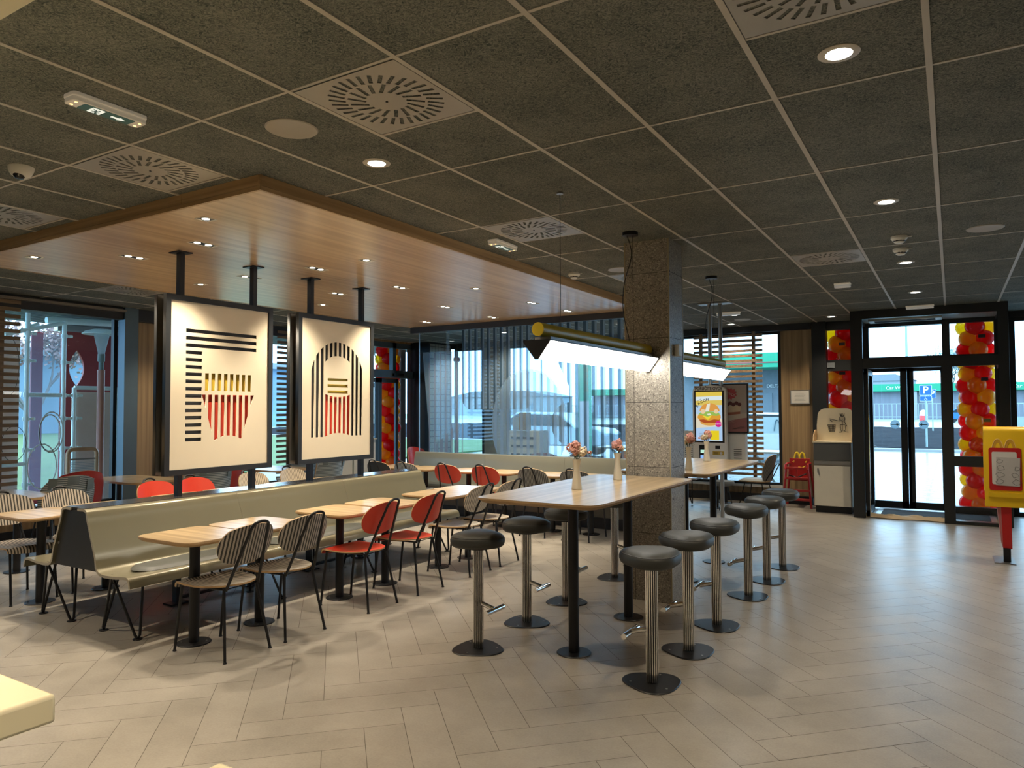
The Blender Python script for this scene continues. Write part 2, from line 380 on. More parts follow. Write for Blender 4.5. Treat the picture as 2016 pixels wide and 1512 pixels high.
def spot(parent, loc, e, col=(1, .83, .60), size=95, rad=.03, blend=.6, rot=None):
    ld = bpy.data.lights.new('lamp_light', 'SPOT'); ld.energy = e; ld.color = col; ld.spot_size = math.radians(size); ld.spot_blend = blend; ld.shadow_soft_size = rad
    o = bpy.data.objects.new('lamp_light', ld); COL.objects.link(o); o.parent = parent; o.location = loc
    if rot: o.rotation_euler = rot
    return o
CZ = 2.966
def cx(c): return -1.851+.6*c
def ry(r): return 2.155+.6*r
# ================================================================ SETTING
XL, YB, XR, YF = -9.7, 12.7, 3.6, -2.6
# floor: herringbone planks
TM = tile_mat(); GROUT = M('grout', (.10, .085, .07), .8)
g = G(); tones = []
l, w = .5625, .1408; P0 = (-2.518, 3.278); e = .0022/math.sqrt(2)*1.2
def plank(P, A, Bv):
    P = Vector(P); A = Vector(A); Bv = Vector(Bv); ea = A.normalized()*.0014; eb = Bv.normalized()*.0014
    q = [P+ea+eb, P+A-ea+eb, P+A+Bv-ea-eb, P+Bv+ea-eb]
    c = (P+A/2+Bv/2)
    if not (XL-.1 < c.x < XR+.1 and YF-.1 < c.y < YB+.15): return
    g.add([(a.x, a.y, 0) for a in q], [(0, 1, 2, 3)], 0); tones.append(R.random())
for i in range(-9, 9):
    for j in range(-26, 45):
        x, y = P0[0]+2*l*i, P0[1]+2*w*j
        plank((x, y), (l, -l), (w, w))
        plank((x+l+w, y-l+w), (l, l), (-w, w))
me = bpy.data.meshes.new('floor'); v = g.v; f = g.f; k = len(v)
v2 = v+[(XL-.4, YF-.4, -.002), (XR+.4, YF-.4, -.002), (XR+.4, YB+.25, -.002), (XL-.4, YB+.25, -.002)]
me.from_pydata(v2, [], f+[(k, k+1, k+2, k+3)]); me.materials.append(TM); me.materials.append(GROUT)
me.polygons[len(f)].material_index = 1
at = me.attributes.new('tone', 'FLOAT', 'FACE'); at.data.foreach_set('value', tones+[0])
fl = bpy.data.objects.new('floor', me); COL.objects.link(fl); struct(fl)
# ceiling tiles and grid
cl = bx(XL, YF, CZ, XR, YB, CZ+.05).build('ceiling', ceil_mat()); struct(cl)
g = G()
c = -14
while cx(c) < XR:
    if cx(c) > XL: g.box(cx(c)-.012, YF, CZ-.004, cx(c)+.012, YB, CZ+.001)
    c += 1
r = -8
while ry(r) < YB:
    if ry(r) > YF: g.box(XL, ry(r)-.0075, CZ-.003, XR, ry(r)+.0075, CZ+.001)
    r += 2
VENTS = [(-1, 0), (-4, 0), (-7, 0), (-2, 4), (2, 0), (1, 8), (-11, 4), (-2, 8), (-11, 13)]
for vc, vr in VENTS:
    rr_ = vr+1 if vr % 2 == 0 else vr
    g.box(cx(vc), ry(rr_)-.0075, CZ-.003, cx(vc+1), ry(rr_)+.0075, CZ+.001)
g.build('grid_rail', CGRID, cl)
# wood canopy dropped below the ceiling
XS0, XS1, YS0, YS1, ZS = -7.40, -3.462, 2.835, 9.02, 2.877
cano = thing('wooden_ceiling_canopy', 'large oak ceiling canopy dropped below the dark tiles over the seating', 'ceiling panel')
g = G()
n = 3; yy = [YS0+.02, 5.25, 7.2, YS1]
for a, b_ in zip(yy[:-1], yy[1:]):
    g.box(XS0+.02, a+.001, ZS, XS1-.02, b_-.001, ZS+.02)
g.build('panel', SOFW, cano)
g = G(); g.box(XS1-.02, YS0, ZS-.004, XS1, YS1, ZS+.022); g.box(XS1-.021, YS0, ZS+.021, XS1-.003, YS1, ZS+.025); g.box(XS1-.02, YS0, ZS+.024, XS1, YS1, CZ-.002); g.build('fascia', FASW, cano)
bx(XS0, YS0, ZS-.004, XS0+.02, YS1, CZ-.002).build('fascia', FASW, cano)
g = G(); g.box(XS0, YS0, ZS-.004, XS1-.02, YS0+.02, ZS+.022)
for a, b_ in ((XS0, -6.2), (-6.198, -4.22), (-4.218, XS1-.02)): g.box(a, YS0, ZS+.024, b_, YS0+.02, CZ)
g.build('fascia', FASX, cano)
bx(XS0, YS1, ZS-.09, -3.25, YS1+.06, CZ).build('black_beam', DARKW, cano)
# walls
def wl(n_, *a, m=WALLP): o = bx(*a).build(n_, m); struct(o); return o
wl('wall_front', XL-.2, YF-.15, 0, XR+.2, YF, 3.1, m=WALLP)
wl('wall_right', XR, YF, 0, XR+.15, YB+.2, 3.1, m=WALLP)
# left wall: structure pieces around the openings
g = G()
g.box(XL-.2, YF, 0, XL, 1.6, CZ)                       # solid at the near end
g.box(XL-.2, 1.6, 0, XL, 8.7, .33)                     # sill wall
g.box(XL-.2, 8.7, 0, XL, 10.2, CZ)
g.box(XL-.2, 1.6, 2.93, XL, YB, CZ)
g.box(XL-.2, 5.79, 0, XL, 7.2, CZ)
g.build('wall_left', [WALLW]).__setitem__('kind', 'structure')
struct(bx(XL, YF, 0, XL+.02, 10.2, .12).build('baseboard_left', BLK))
struct(bx(XL, 1.6, 2.80, XL+.12, 10.2, 2.965).build('trim_1', DARKW))
struct(bx(XL, 1.6, 2.90, XL+.2, 5.6, 2.93).build('trim_2', M('blind_box', (.20, .18, .15), .5)))
struct(bx(XL, 5.6, .0, XL+.16, 5.79, CZ).build('trim_3', FRB))
g = G(); g.box(XL-.22, YB-.65, 0, XL+.02, YB+.2, CZ); g.build('wall_corner', PLUM).__setitem__('kind', 'structure')
def window(n_, axis, pos, a0, a1, z0, z1, mull=(), rails=(), fr=.045, d=.07, mat=FRM, name='window_%d', gl=True):
    o = bpy.data.objects.new(name % n_, None); COL.objects.link(o); struct(o)
    g = G()
    def B(u0, u1, w0, w1):
        if axis == 'x': g.box(pos-d/2, u0, w0, pos+d/2, u1, w1)
        else: g.box(u0, pos-d/2, w0, u1, pos+d/2, w1)
    B(a0, a0+fr, z0, z1); B(a1-fr, a1, z0, z1); B(a0+fr, a1-fr, z0, z0+fr); B(a0+fr, a1-fr, z1-fr, z1)
    for m_ in mull: B(m_-fr/2, m_+fr/2, z0+fr, z1-fr)
    for z_ in rails: B(a0, a1, z_-fr/2, z_+fr/2)
    g.build('window_frame', mat, o)
    if gl:
        g = G()
        if axis == 'x': g.add([(pos, a0+fr, z0+fr), (pos, a1-fr, z0+fr), (pos, a1-fr, z1-fr), (pos, a0+fr, z1-fr)], [(0, 1, 2, 3)])
        else: g.add([(a0+fr, pos, z0+fr), (a1-fr, pos, z0+fr), (a1-fr, pos, z1-fr), (a0+fr, pos, z1-fr)], [(0, 1, 2, 3)])
        g.build('pane', GLASS, o)
    return o
window(1, 'x', XL-.08, 1.6, 5.62, .33, 2.93, fr=.05)
window(2, 'x', XL-.08, 7.2, 8.72, .33, 2.93, fr=.05)
# left door with balloons outside
d1 = bpy.data.objects.new('door_1', None); COL.objects.link(d1); struct(d1)
g = G(); X0, X1 = XL-.12, XL-.02
g.box(X0, 10.2, 0, X1, 10.28, 2.93); g.box(X0, 11.30, 2.33, X1, 11.40, 2.93); g.box(X0, 11.86, 0, X1, 12.05, 2.93); g.box(X0, 10.2, 2.82, X1, 12.05, 2.93); g.box(X0, 10.2, 0, X1, 12.05, .05)
g.box(X0, 10.2, 2.21, XL+.06, 12.1, 2.36)
g.build('door_frame', FRB, d1)
g = G()
for a, b_ in ((10.30, 10.9), (10.92, 11.50)):
    g.box(XL-.09, a, .05, XL-.05, a+.08, 2.2); g.box(XL-.09, b_-.08, .05, XL-.05, b_, 2.2); g.box(XL-.09, a, 2.11, XL-.05, b_, 2.2); g.box(XL-.09, a, .05, XL-.05, b_, .18)
g.build('door_leaf', FRB, d1)
bx(XL+.0, 11.2, 2.24, XL+.10, 11.5, 2.30).build('door_sensor', BLK, d1)
G().add([(XL-.07, 10.28, .05), (XL-.07, 11.86, .05), (XL-.07, 11.86, 2.85), (XL-.07, 10.28, 2.85)], [(0, 1, 2, 3)]).build('pane', GLASS, d1)
# tiled wall block behind the partition
WT = brickm('white_wall_tiles', (.52, .49, .41), (.05, .05, .05), .105, .125)
tw = bx(-9.68, 11.86, 0, -9.22, 12.62, 2.93).build('wall_tiled', WT); struct(tw)
bx(-9.70, 11.84, 0, -9.205, 11.86, 2.965).build('trim', BLK, tw); bx(-9.22, 11.86, 2.93, -9.2, 12.62, 2.965).build('trim', BLK, tw)
# back wall
g = G()
g.box(-9.5, YB-.02, 0, -2.43, YB+.15, .26); g.build('wall_back', [WALLW]).__setitem__('kind', 'structure')
struct(bx(-9.5, YB-.02, 2.88, XR, YB+.15, CZ).build('trim_7', DARKW))
struct(bx(-9.2, YB-.16, 0, -1.95, YB-.02, .13).build('baseboard_back', BLK))
struct(bx(-9.2, YB-.12, 2.86, -1.95, YB-.02, 2.965).build('trim_4', DARKW))
struct(bx(-9.2, YB-.08, .24, -2.43, YB-.02, .28).build('trim_5', M('window_sill', (.55, .55, .53), .3)))
wp = bx(-2.43, YB-.06, .1, -1.935, YB+.1, CZ).build('wall_panel', WALLW); struct(wp)
window(3, 'y', YB+.04, -7.87, -2.43, .26, 2.88, mull=(-4.15,), fr=.06)
window(7, 'y', YB+.04, -9.2, -8.42, .26, 2.88, fr=.06)
struct(bx(-8.42, YB, .26, -7.87, YB+.1, 2.88).build('wall_panel', WALLP))
window(4, 'y', YB+.04, -1.935, -1.2, .0, CZ, mull=(), rails=(), fr=.03, gl=False)
sl = bpy.data.objects.new('window_5', None); COL.objects.link(sl); struct(sl)
g = G(); g.box(-1.935, YB-.14, 0, -1.72, YB+.08, CZ); g.box(-1.72, YB-.06, 2.83, -1.1, YB+.08, CZ); g.box(-1.72, YB-.06, 2.166, -1.1, YB+.08, 2.34); g.box(-1.72, YB-.06, 0, -1.1, YB+.08, .12)
g.build('window_frame', FRM, sl)
G().add([(-1.72, YB+.02, .1), (-1.2, YB+.02, .1), (-1.2, YB+.02, 2.85), (-1.72, YB+.02, 2.85)], [(0, 1, 2, 3)]).build('pane', GLASS, sl)
bx(-1.71, YB-.08, 2.22, -1.60, YB-.06, 2.30).build('sensor', M('sensor_grey', (.2, .22, .24), .4), sl)
# ---- vestibule front frame (y 11.45)
YV = 11.45
vf = bpy.data.objects.new('door_2', None); COL.objects.link(vf); struct(vf)
g = G()
for a in ((-1.237, 0, -1.085, CZ), (.534, 0, .655, CZ), (-1.085, 2.845, .534, CZ), (-1.085, 2.13, .534, 2.275), (-.117, 0, .015, 2.13), (.015, .777, .534, .915), (.015, 0, .534, .045)):
    g.box(a[0], YV, a[1], a[2], YV+.09, a[3])
g.build('door_frame', FRM, vf, bevel=.003)
g = G()
for a in ((-1.085, 2.275, .534, 2.845), (.015, .915, .534, 2.13), (.015, .045, .534, .777)): g.add([(a[0], YV+.05, a[1]), (a[2], YV+.05, a[1]), (a[2], YV+.05, a[3]), (a[0], YV+.05, a[3])], [(0, 1, 2, 3)])
g.build('pane', GLASS, vf)
g = G(); g.box(-1.075, YV+.09, .02, -1.035, YV+.95, .1); g.box(-1.075, YV+.09, 2.05, -1.035, YV+.95, 2.13); g.box(-1.075, YV+.09, .02, -1.035, YV+.17, 2.13); g.box(-1.075, YV+.87, .02, -1.035, YV+.95, 2.13)
g.build('open_leaf', FRM, vf)
G().cyl((-1.03, YV+.10, .02), (-1.03, YV+.10, 2.13), .012, 10).build('hinge_rod', CHR, vf)
G().tube([(-1.06, YV+.06, 2.14), (-.75, YV+.1, 2.17), (-.3, YV+.03, 2.14)], .009, 8).build('closer_arm', STL, vf)
g = G()
for x in (-1.237, .565):
    for z0, z1 in ((0, .08), (2.13, 2.275), (2.85, CZ)): g.box(x, YV+.09, z0, x+.09, YB-.06, z1)
g.build('side_rail', FRM, vf)
g = G()
for x in (-1.19, .61): g.add([(x, YV+.09, .08), (x, YB-.06, .08), (x, YB-.06, 2.85), (x, YV+.09, 2.85)], [(0, 1, 2, 3)])
g.build('side_pane', GLASS, vf)
struct(bx(-1.147, YV+.09, 2.9, .565, YB-.06, 2.96).build('trim_6', M('vestibule_ceiling', (.45, .46, .45), .6)))
ac = thing('air_curtain', 'white air curtain grille on the vestibule ceiling above the doors', 'air curtain')
bx(-1.05, 12.0, 2.86, -.1, 12.32, 2.9).build('housing', WHT, ac)
g = G(); [g.box(-.97, 12.04+.06*k, 2.855, -.18, 12.065+.06*k, 2.861) for k in range(4)]; g.build('slot', DARKIN, ac)
# ---- outer door plane
d3 = bpy.data.objects.new('door_3', None); COL.objects.link(d3); struct(d3)
g = G(); Y0, Y1 = YB-.05, YB+.06
for a in ((-1.25, 0, -1.105, CZ), (.545, 0, .74, CZ), (-1.105, 2.835, .545, CZ), (-1.105, 2.195, .545, 2.362), (-.111, 2.362, -.009, 2.835), (-.13, 0, -.0, 2.195), (0, 0, .545, .10)):
    g.box(a[0], Y0, a[1], a[2], Y1, a[3])
g.build('door_frame', FRM, d3)
for a, b_ in ((-1.10, -.592), (-.588, -.10)):
    g = G(); y0, y1 = YB-.02, YB+.03
    g.box(a, y0, .02, a+.04, y1, 2.19); g.box(b_-.04 if b_ > -.2 else b_-.09, y0, .02, b_, y1, 2.19); g.box(a, y0, 2.13, b_, y1, 2.19); g.box(a, y0, .02, b_, y1, .125)
    if a > -.7: g.box(a, y0, .02, a+.09, y1, 2.19)
    lf = g.build('door_leaf', FRM, d3, bevel=.002)
    xc = -.76 if a < -.7 else -.375
    G().prism(circ(.068, 28, xc, 1.31), YB-.024, YB-.021, 'y').build('sticker', film('sticker_film', (.55, .75, .85), .75), lf)
    s_ = 1 if a < -.7 else -1
    G().prism([(xc-.05*s_, 1.303), (xc+.02*s_, 1.303), (xc+.02*s_, 1.285), (xc+.055*s_, 1.31), (xc+.02*s_, 1.335), (xc+.02*s_, 1.317), (xc-.05*s_, 1.317)], YB-.027, YB-.0245, 'y').build('arrow', M('sticker_ink', (.10, .18, .22), .5), lf)
bx(-1.075, YB-.06, .95, -1.03, YB-.02, .97).build('handle', STL, d3)
g = G()
for a in ((-1.06, .12, -.13, 2.19), (-1.105, 2.362, -.111, 2.835), (-.009, 2.362, .545, 2.835), (0, .1, .545, 2.195)): g.add([(a[0], YB, a[1]), (a[2], YB, a[1]), (a[2], YB, a[3]), (a[0], YB, a[3])], [(0, 1, 2, 3)])
g.build('pane', GLASS, d3)
window(6, 'y', YB+.04, .74, XR, .0, 2.88, mull=(2.1,), fr=.06)
# stone clad column
cm = bx(-2.335, 5.665, 0, -1.95, 6.01, CZ).build('wall_column', TERR); struct(cm)
g = G()
for z in (.55, 1.09, 1.62, 2.15, 2.69): g.box(-2.3355, 5.6645, z, -1.9495, 6.0105, z+.004)
g.box(-2.262, 5.6645, 0, -2.259, 5.6655, CZ)
g.build('joint', M('joint_dark', (.05, .045, .04), .7), cm)
g = G(); g.box(-1.957, 5.662, 0, -1.947, 5.672, CZ); g.box(-2.338, 5.662, 0, -2.328, 5.672, CZ); g.box(-1.957, 6.003, 0, -1.947, 6.013, CZ)
g.build('corner_strip', M('brass_trim', (.42, .36, .24), .4, .4), cm)
tag(bx(-1.95, 5.78, 2.005, -1.91, 5.86, 2.10).build('sensor_box', WHT, bevel=.004), 'small white sensor box on the right face of the stone column', 'sensor')
# ================================================================ CEILING FIXTURES
def make_vent():
    t = thing('ceiling_vent', '', 'air vent')
    holes = []
    def slot(r0, r1, a, w_, sk):
        c, s_ = math.cos(a), math.sin(a); rm = (r0+r1)/2; L_ = (r1-r0)/2/math.cos(sk)
        d = (math.cos(a+sk), math.sin(a+sk)); n_ = (-d[1], d[0]); cx_, cy_ = rm*c, rm*s_
        return [(cx_+d[0]*p*L_+n_[0]*q*w_/2, cy_+d[1]*p*L_+n_[1]*q*w_/2) for p, q in ((-1, -1), (1, -1), (1, 1), (-1, 1))]
    bl = G()
    for k in range(32):
        h = slot(.185, .258, 2*math.pi*k/32, .018, .22); holes.append(h)
    for k in range(17):
        h = slot(.092, .172, 2*math.pi*(k+.3)/17, .018, .3); holes.append(h)
    for h in holes:
        p = [Vector((x, y, 0)) for x, y in h]
        # tilted blade behind each slot
        m0_, m1_ = (p[0]*.62+p[3]*.38), (p[1]*.62+p[2]*.38); bl.add([(p[0].x, p[0].y, .002), (p[1].x, p[1].y, .002), (m1_.x, m1_.y, .028), (m0_.x, m0_.y, .028)], [(0, 1, 2, 3)])
    flat('face_plate', [(-.284, -.284), (.284, -.284), (.284, .284), (-.284, .284)], holes, .002, VENTM, t)
    bl.build('blade', M('vent_blade', (.16, .15, .135), .5), t)
    bx(-.284, -.284, .03, .284, .284, .034).build('plenum', DARKIN, t)
    G().cyl((0, 0, -.004), (0, 0, .001), .006, 10).build('screw', BLK, t)
    return t
VL = ['square swirl vent in the ceiling nearest the round speaker and the canopy front corner', 'square swirl vent between the dome camera and the canopy corner', 'square swirl vent cut by the left edge above the canopy front',
      'square swirl vent above the hanging pendant wire', 'large square swirl vent cut by the top edge of the picture', 'square swirl vent right of the stone column above the stools',
      'square swirl vent between the canopy and the left window', 'square swirl vent half hidden behind the stone column', 'square swirl vent seen through the glass partition top left']
v0 = make_vent()
for i, (vc, vr) in enumerate(VENTS):
    o = v0 if i == 0 else copy_tree(v0)
    o.location = (cx(vc)+.3, ry(vr)+.3, CZ-.003); tag(o, VL[i], 'air vent', 'swirl vents in the ceiling')
def make_dl(e):
    t = thing('downlight', '', 'ceiling light')
    G().lathe([(.045, -.004), (.072, -.005), (.078, -.002), (.078, .0), (.045, .001)], 36).build('ring', M('downlight_ring', (.62, .56, .47), .4), t)
    G().lathe([(.001, -.0045), (.05, -.0045), (.05, -.002)], 32).build('lens', LAMPE, t)
    spot(t, (0, 0, -.012), e, size=112, rad=.035, blend=.7)
    return t
DL = [(2.5, 1.5, 'round downlight lit in the dark tile at the upper right, largest of all'), (2.5, 5.5, 'round downlight between the upper right downlight and the smoke detectors'), (2.5, 9.5, 'round downlight just beyond the two smoke detectors'),
      (2.5, 13, 'round downlight closest to the entrance beam'), (-1.5, 1.5, 'round downlight beside the front corner of the wooden canopy'), (4.5, 11.6, 'faint round downlight right of the entrance line near the right edge'),
      (.5, 16.3, 'small round downlight above the wood panel and bin'), (-1.5, 14.6, 'small downlight beside the emergency lamp above the kiosk'), (-2.1, 16.6, 'small downlight near the far slatted window'),
      (-11.5, 6.6, 'small downlight between the left window and the poster'), (-9.5, 12.6, 'small downlight seen through the partition, nearer one'), (-6.5, 13.4, 'small downlight seen through the partition above the stripes'), (-8.5, 15, 'small downlight seen through the partition, farther one'),
      (-1.5, -2.5, 'unseen downlight added for fill light behind the camera, left'), (2.5, -2.5, 'unseen downlight added for fill light over the aisle behind the camera'), (5.5, 3.5, 'unseen downlight added for fill light outside the right edge of the view'), (-6.5, -1.5, 'unseen downlight added for fill light left of the camera'), (-10.5, -.5, 'unseen downlight added for fill light by the left wall')]  # this last row is out of view, added as fill light for the room
d0 = make_dl(80); d0b = make_dl(150)
for i, (c, r, lb) in enumerate(DL):
    bh_ = r < -1 and c < 3
    o = (d0 if i == 0 else copy_tree(d0)) if not bh_ else (d0b if r < -2 and c < 0 else copy_tree(d0b)); o.location = (cx(c), ry(r), CZ); tag(o, lb, 'ceiling light', 'round ceiling downlights')
def make_spk():
    t = thing('ceiling_speaker', '', 'speaker')
    G().lathe([(.10, -.004), (.122, -.006), (.128, -.002), (.128, 0), (.1, 0)], 40).build('rim', M('speaker_rim', (.40, .36, .30), .45), t)
    G().lathe([(.001, -.002), (.103, -.002), (.103, 0)], 40).build('grille', M('speaker_grille', (.13, .128, .12), .6, bump=.2, bscale=400), t); return t
s0 = make_spk()
for i, (c, r, lb) in enumerate([(-1.53, .5, 'round ceiling speaker left of the large swirl vent'), (3.5, 7.54, 'round ceiling speaker near the right edge'), (-1.6, 7.6, 'round ceiling speaker just left of the stone column'), (-1.56, 15.68, 'round ceiling speaker beyond the kiosk poles')]):
    o = s0 if i == 0 else copy_tree(s0); o.location = (cx(c), ry(r), CZ); tag(o, lb, 'speaker', 'round ceiling speakers')
def make_smoke():
    t = thing('smoke_detector', '', 'smoke detector')
    G().lathe([(.001, -.055), (.028, -.055), (.04, -.045), (.05, -.03), (.062, -.018), (.062, 0)], 28).build('body', WHT, t)
    G().lathe([(.043, -.044), (.048, -.036), (.0475, -.035), (.04, -.043)], 10).build('slots', BLK, t)
    bx(.055, -.006, -.012, .09, .006, -.004).build('tab', WHT, t); return t
k0 = make_smoke()
for i, (x, y, lb) in enumerate([(-.34, 6.636, 'white smoke detector, nearer of the pair before the entrance'), (-.357, 7.156, 'white smoke detector, farther of the pair before the entrance'), (-3.302, 6.66, 'white smoke detector beside the right edge of the wooden canopy')]):
    o = k0 if i == 0 else copy_tree(k0); o.location = (x, y, CZ); tag(o, lb, 'smoke detector', 'smoke detectors')
t = thing('dome_camera', 'white dome security camera on the ceiling at the left edge', 'security camera', (cx(-4.46), ry(-.2), CZ))
G().lathe([(.001, -.06), (.03, -.06), (.05, -.045), (.062, -.02), (.065, 0)], 28, sx=1.1).build('housing', WHT, t)
G().lathe([(.001, -.033), (.02, -.03), (.031, -.015), (.035, 0)], 20, c=(.01, -.012, -.04)).build('dome', M('dome_black', (.01, .01, .01), .08), t)
SGN = M('sign_green', (.015, .06, .045), .4, emit=.3); SGW = M('sign_white', (.85, .88, .78), .4, emit=.55); SGB = M('sign_body', (.72, .64, .50), .3, emit=.10); AMB = emis('amber_led', (1, .55, .15), 3)
def man(g, s=1, ox=0, oy=0):
    def P(pts): g.prism([(ox+x*s, oy+y*s) for x, y in pts], -.0032, -.0025, 'z')
    P(circ(.0065, 12, .008, .026)); P([(-.004, .02), (.006, .018), (.002, .002), (-.009, .004)]); P([(.002, .018), (.018, .010), (.016, .007), (.002, .012)]); P([(-.004, .019), (-.018, .014), (-.016, .010), (-.004, .013)])
    P([(-.001, .004), (.012, -.006), (.008, -.018), (.004, -.016), (.006, -.007), (-.005, .001)]); P([(-.004, .004), (-.009, -.008), (-.022, -.012), (-.021, -.016), (-.006, -.012), (.001, .001)])
def make_exit():
    t = thing('exit_sign', '', 'exit sign')
    G().prism(rr(.34, .10, .02), 0, -.018, 'z').build('base', SGB, t, bevel=.003)
    h = G().prism(rr(.335, .085, .015), -.018, -.04, 'z').build('housing', SGB, t, bevel=.004)
    G().prism(rr(.23, .075, .006), -.0415, -.0402, 'z').build('sign_plate', SGN, t)
    G().prism([(-.075, -.03), (-.02, -.03), (-.02, .03), (-.075, .03)], -.0425, -.0416, 'z').build('pictogram', SGW, t)
    g = G()
    g.prism([(.02, .008), (.055, .008), (.055, .02), (.085, 0), (.055, -.02), (.055, -.008), (.02, -.008)], -.0425, -.0416, 'z'); g.build('arrow', SGW, t)
    g = G(); man(g, 1, -.047, -.004); m_ = g.build('running_figure', SGN, t); m_.location = (0, 0, -.0402)
    [G().lathe([(.001, -.0425), (.006, -.041), (.007, -.04)], 10, c=(x, y, 0)).build('led', AMB, t) for x in (-.145, .145) for y in (-.02, .02)]
    return t
e0 = make_exit(); e0.location = (-3.272, 1.82, CZ-.002); e0.rotation_euler = (0, 0, math.radians(90)); tag(e0, 'green and white exit sign light on the ceiling above the dome camera', 'exit sign', 'ceiling exit signs')
copy_tree(e0, (-3.19, 5.1, CZ-.002), math.radians(90), 'green and white exit sign light beside the right edge of the canopy')
def make_em():
    t = thing('emergency_lamp', '', 'emergency light')
    G().prism(rr(.34, .09, .02), 0, -.016, 'z').build('base', SGB, t, bevel=.003)
    G().prism(rr(.33, .08, .02), -.016, -.045, 'z').build('lens', M('clear_lens', (.6, .58, .52), .12, emit=.15), t, bevel=.005); return t
m0 = make_em(); m0.location = (-.348, 11.28, CZ-.002); tag(m0, 'long clear emergency lamp above the black entrance frame', 'emergency light', 'emergency lamps')
copy_tree(m0, (-2.75, 10.57, CZ-.002), 0, 'clear emergency lamp above the kiosk poles')
c_ = copy_tree(m0, (-1.02, 8.8, CZ-.002), 0, 'short clear emergency lamp between column and entrance'); c_.scale = (.5, 1.3, 1)
# recessed canopy spots
SPF = M('spot_frame_white', (.75, .70, .60), .35)
def make_cs(n_):
    t = thing('recessed_spotlight', '', 'spotlight'); w_ = .055 if n_ == 1 else .11
    flat('frame', rr(.106, 2*w_-.004, .004), [rr(.092, 2*w_-.018, .004)], .004, SPF, t)
    bx(-.045, -w_+.01, .001, .045, w_-.01, .004).build('recess', BLK, t)
    for k in range(n_):
        y = 0 if n_ == 1 else (-.05, .05)[k]
        h = G().lathe([(.001, -.001), (.018, -.001), (.024, .0), (.026, .002)], 20, c=(0, y, 0)).build('lamp', SPOTE, t)
        spot(t, (0, y, -.02), 58, (1, .85, .64), 95, .018, .75)
    return t
cs1 = make_cs(1); cs2 = make_cs(2); u1 = u2_ = False
CS = [(-4.327, 3.092, 1, 'single recessed spotlight nearest the front corner of the canopy'), (-5.0, 3.55, 2, 'double recessed spotlight before the first poster post'), (-5.93, 3.55, 2, 'double recessed spotlight at the canopy front, left of the first poster'),
      (-6.64, 3.10, 1, 'single recessed spotlight at the canopy front far left'), (-5.89, 4.70, 2, 'double recessed spotlight behind the second poster post'), (-5.0, 4.74, 2, 'double recessed spotlight right of the third poster post'), (-5.89, 5.9, 2, 'double recessed spotlight between the poster posts, farther'),
      (-6.67, 6.43, 1, 'small recessed spotlight left of the farther double spot'), (-5.03, 5.95, 2, 'double recessed spotlight right of the last poster post'), (-4.378, 6.446, 1, 'single recessed spotlight in the middle right of the canopy'),
      (-6.7, 8.55, 2, 'double recessed spotlight along the far beam, left'), (-5.57, 8.60, 2, 'double recessed spotlight along the far beam, middle'), (-4.36, 8.6, 2, 'double recessed spotlight along the far beam, right'), (-4.35, 4.7, 1, 'single recessed spotlight over the red chairs'),
      (-6.65, 4.7, 1, 'single recessed spotlight over the far row of chairs'), (-5.5, 7.4, 2, 'double recessed spotlight over the bench end'), (-4.4, 7.7, 2, 'double recessed spotlight over the gap before the rear tables')]
for x, y, n_, lb in CS:
    if n_ == 1: o = cs1 if not u1 else copy_tree(cs1); u1 = True
    else: o = cs2 if not u2_ else copy_tree(cs2); u2_ = True
    o.location = (x, y, ZS-.002); tag(o, lb, 'spotlight', 'recessed canopy spotlights')
# pendants
def make_pend():
    t = thing('pendant_lamp', '', 'pendant light', (0, 0, 0))
    y0, y1 = -.92, .92
    G().cyl((0, y0, 0), (0, y1, 0), .042, 28).build('tube', YEL, t)
    bx(-.055, y0+.06, -.065, .055, y1-.05, -.042).build('bracket', M('bracket_grey', (.45, .42, .40), .4, .3), t)
    G().prism([(-.088, -.066), (.088, -.066), (.094, -.074), (.01, -.185), (-.01, -.185), (-.094, -.074)], y0-.02, y0-.012, 'y').build('end_cap', BLK, t)
    G().prism([(-.088, -.066), (.088, -.066), (.094, -.074), (.01, -.185), (-.01, -.185), (-.094, -.074)], y1+.012, y1+.02, 'y').build('end_cap', BLK, t)
    bx(-.092, y0-.012, -.072, .092, y1+.012, -.065).build('cover', BLK, t)
    G().prism([(-.088, -.074), (.088, -.074), (.008, -.18), (-.008, -.18)], y0-.012, y1+.012, 'y').build('diffuser', TUBEE, t)
    G().cyl((0, -.62, .04), (0, -.62, .905), .0016, 6).build('wire', BLK, t)
    G().cyl((0, .62, .04), (0, .62, .905), .0016, 6).build('wire', BLK, t)
    G().cyl((0, -.62, .90), (0, -.62, .91), .022, 16).build('canopy', STL, t)
    G().cyl((-.02, .62, .885), (-.02, .62, .91), .062, 28).build('canopy', BLK, t)
    pts = [(-.04+.035*math.sin(k*.55)-.02*(k/14), .60+.02*math.sin(k*.9), .885-.84*k/14) for k in range(15)]
    G().tube(pts, .0035, 6).build('cord', BLK, t)
    return t
p0 = make_pend(); p0.location = (-2.13, 4.72, 2.055); tag(p0, 'mustard tube pendant with glowing white diffuser above the near long table', 'pendant light', 'pendants over the long tables')
copy_tree(p0, (-2.13, 6.98, 2.055), 0, 'mustard tube pendant behind the stone column above the far long table')

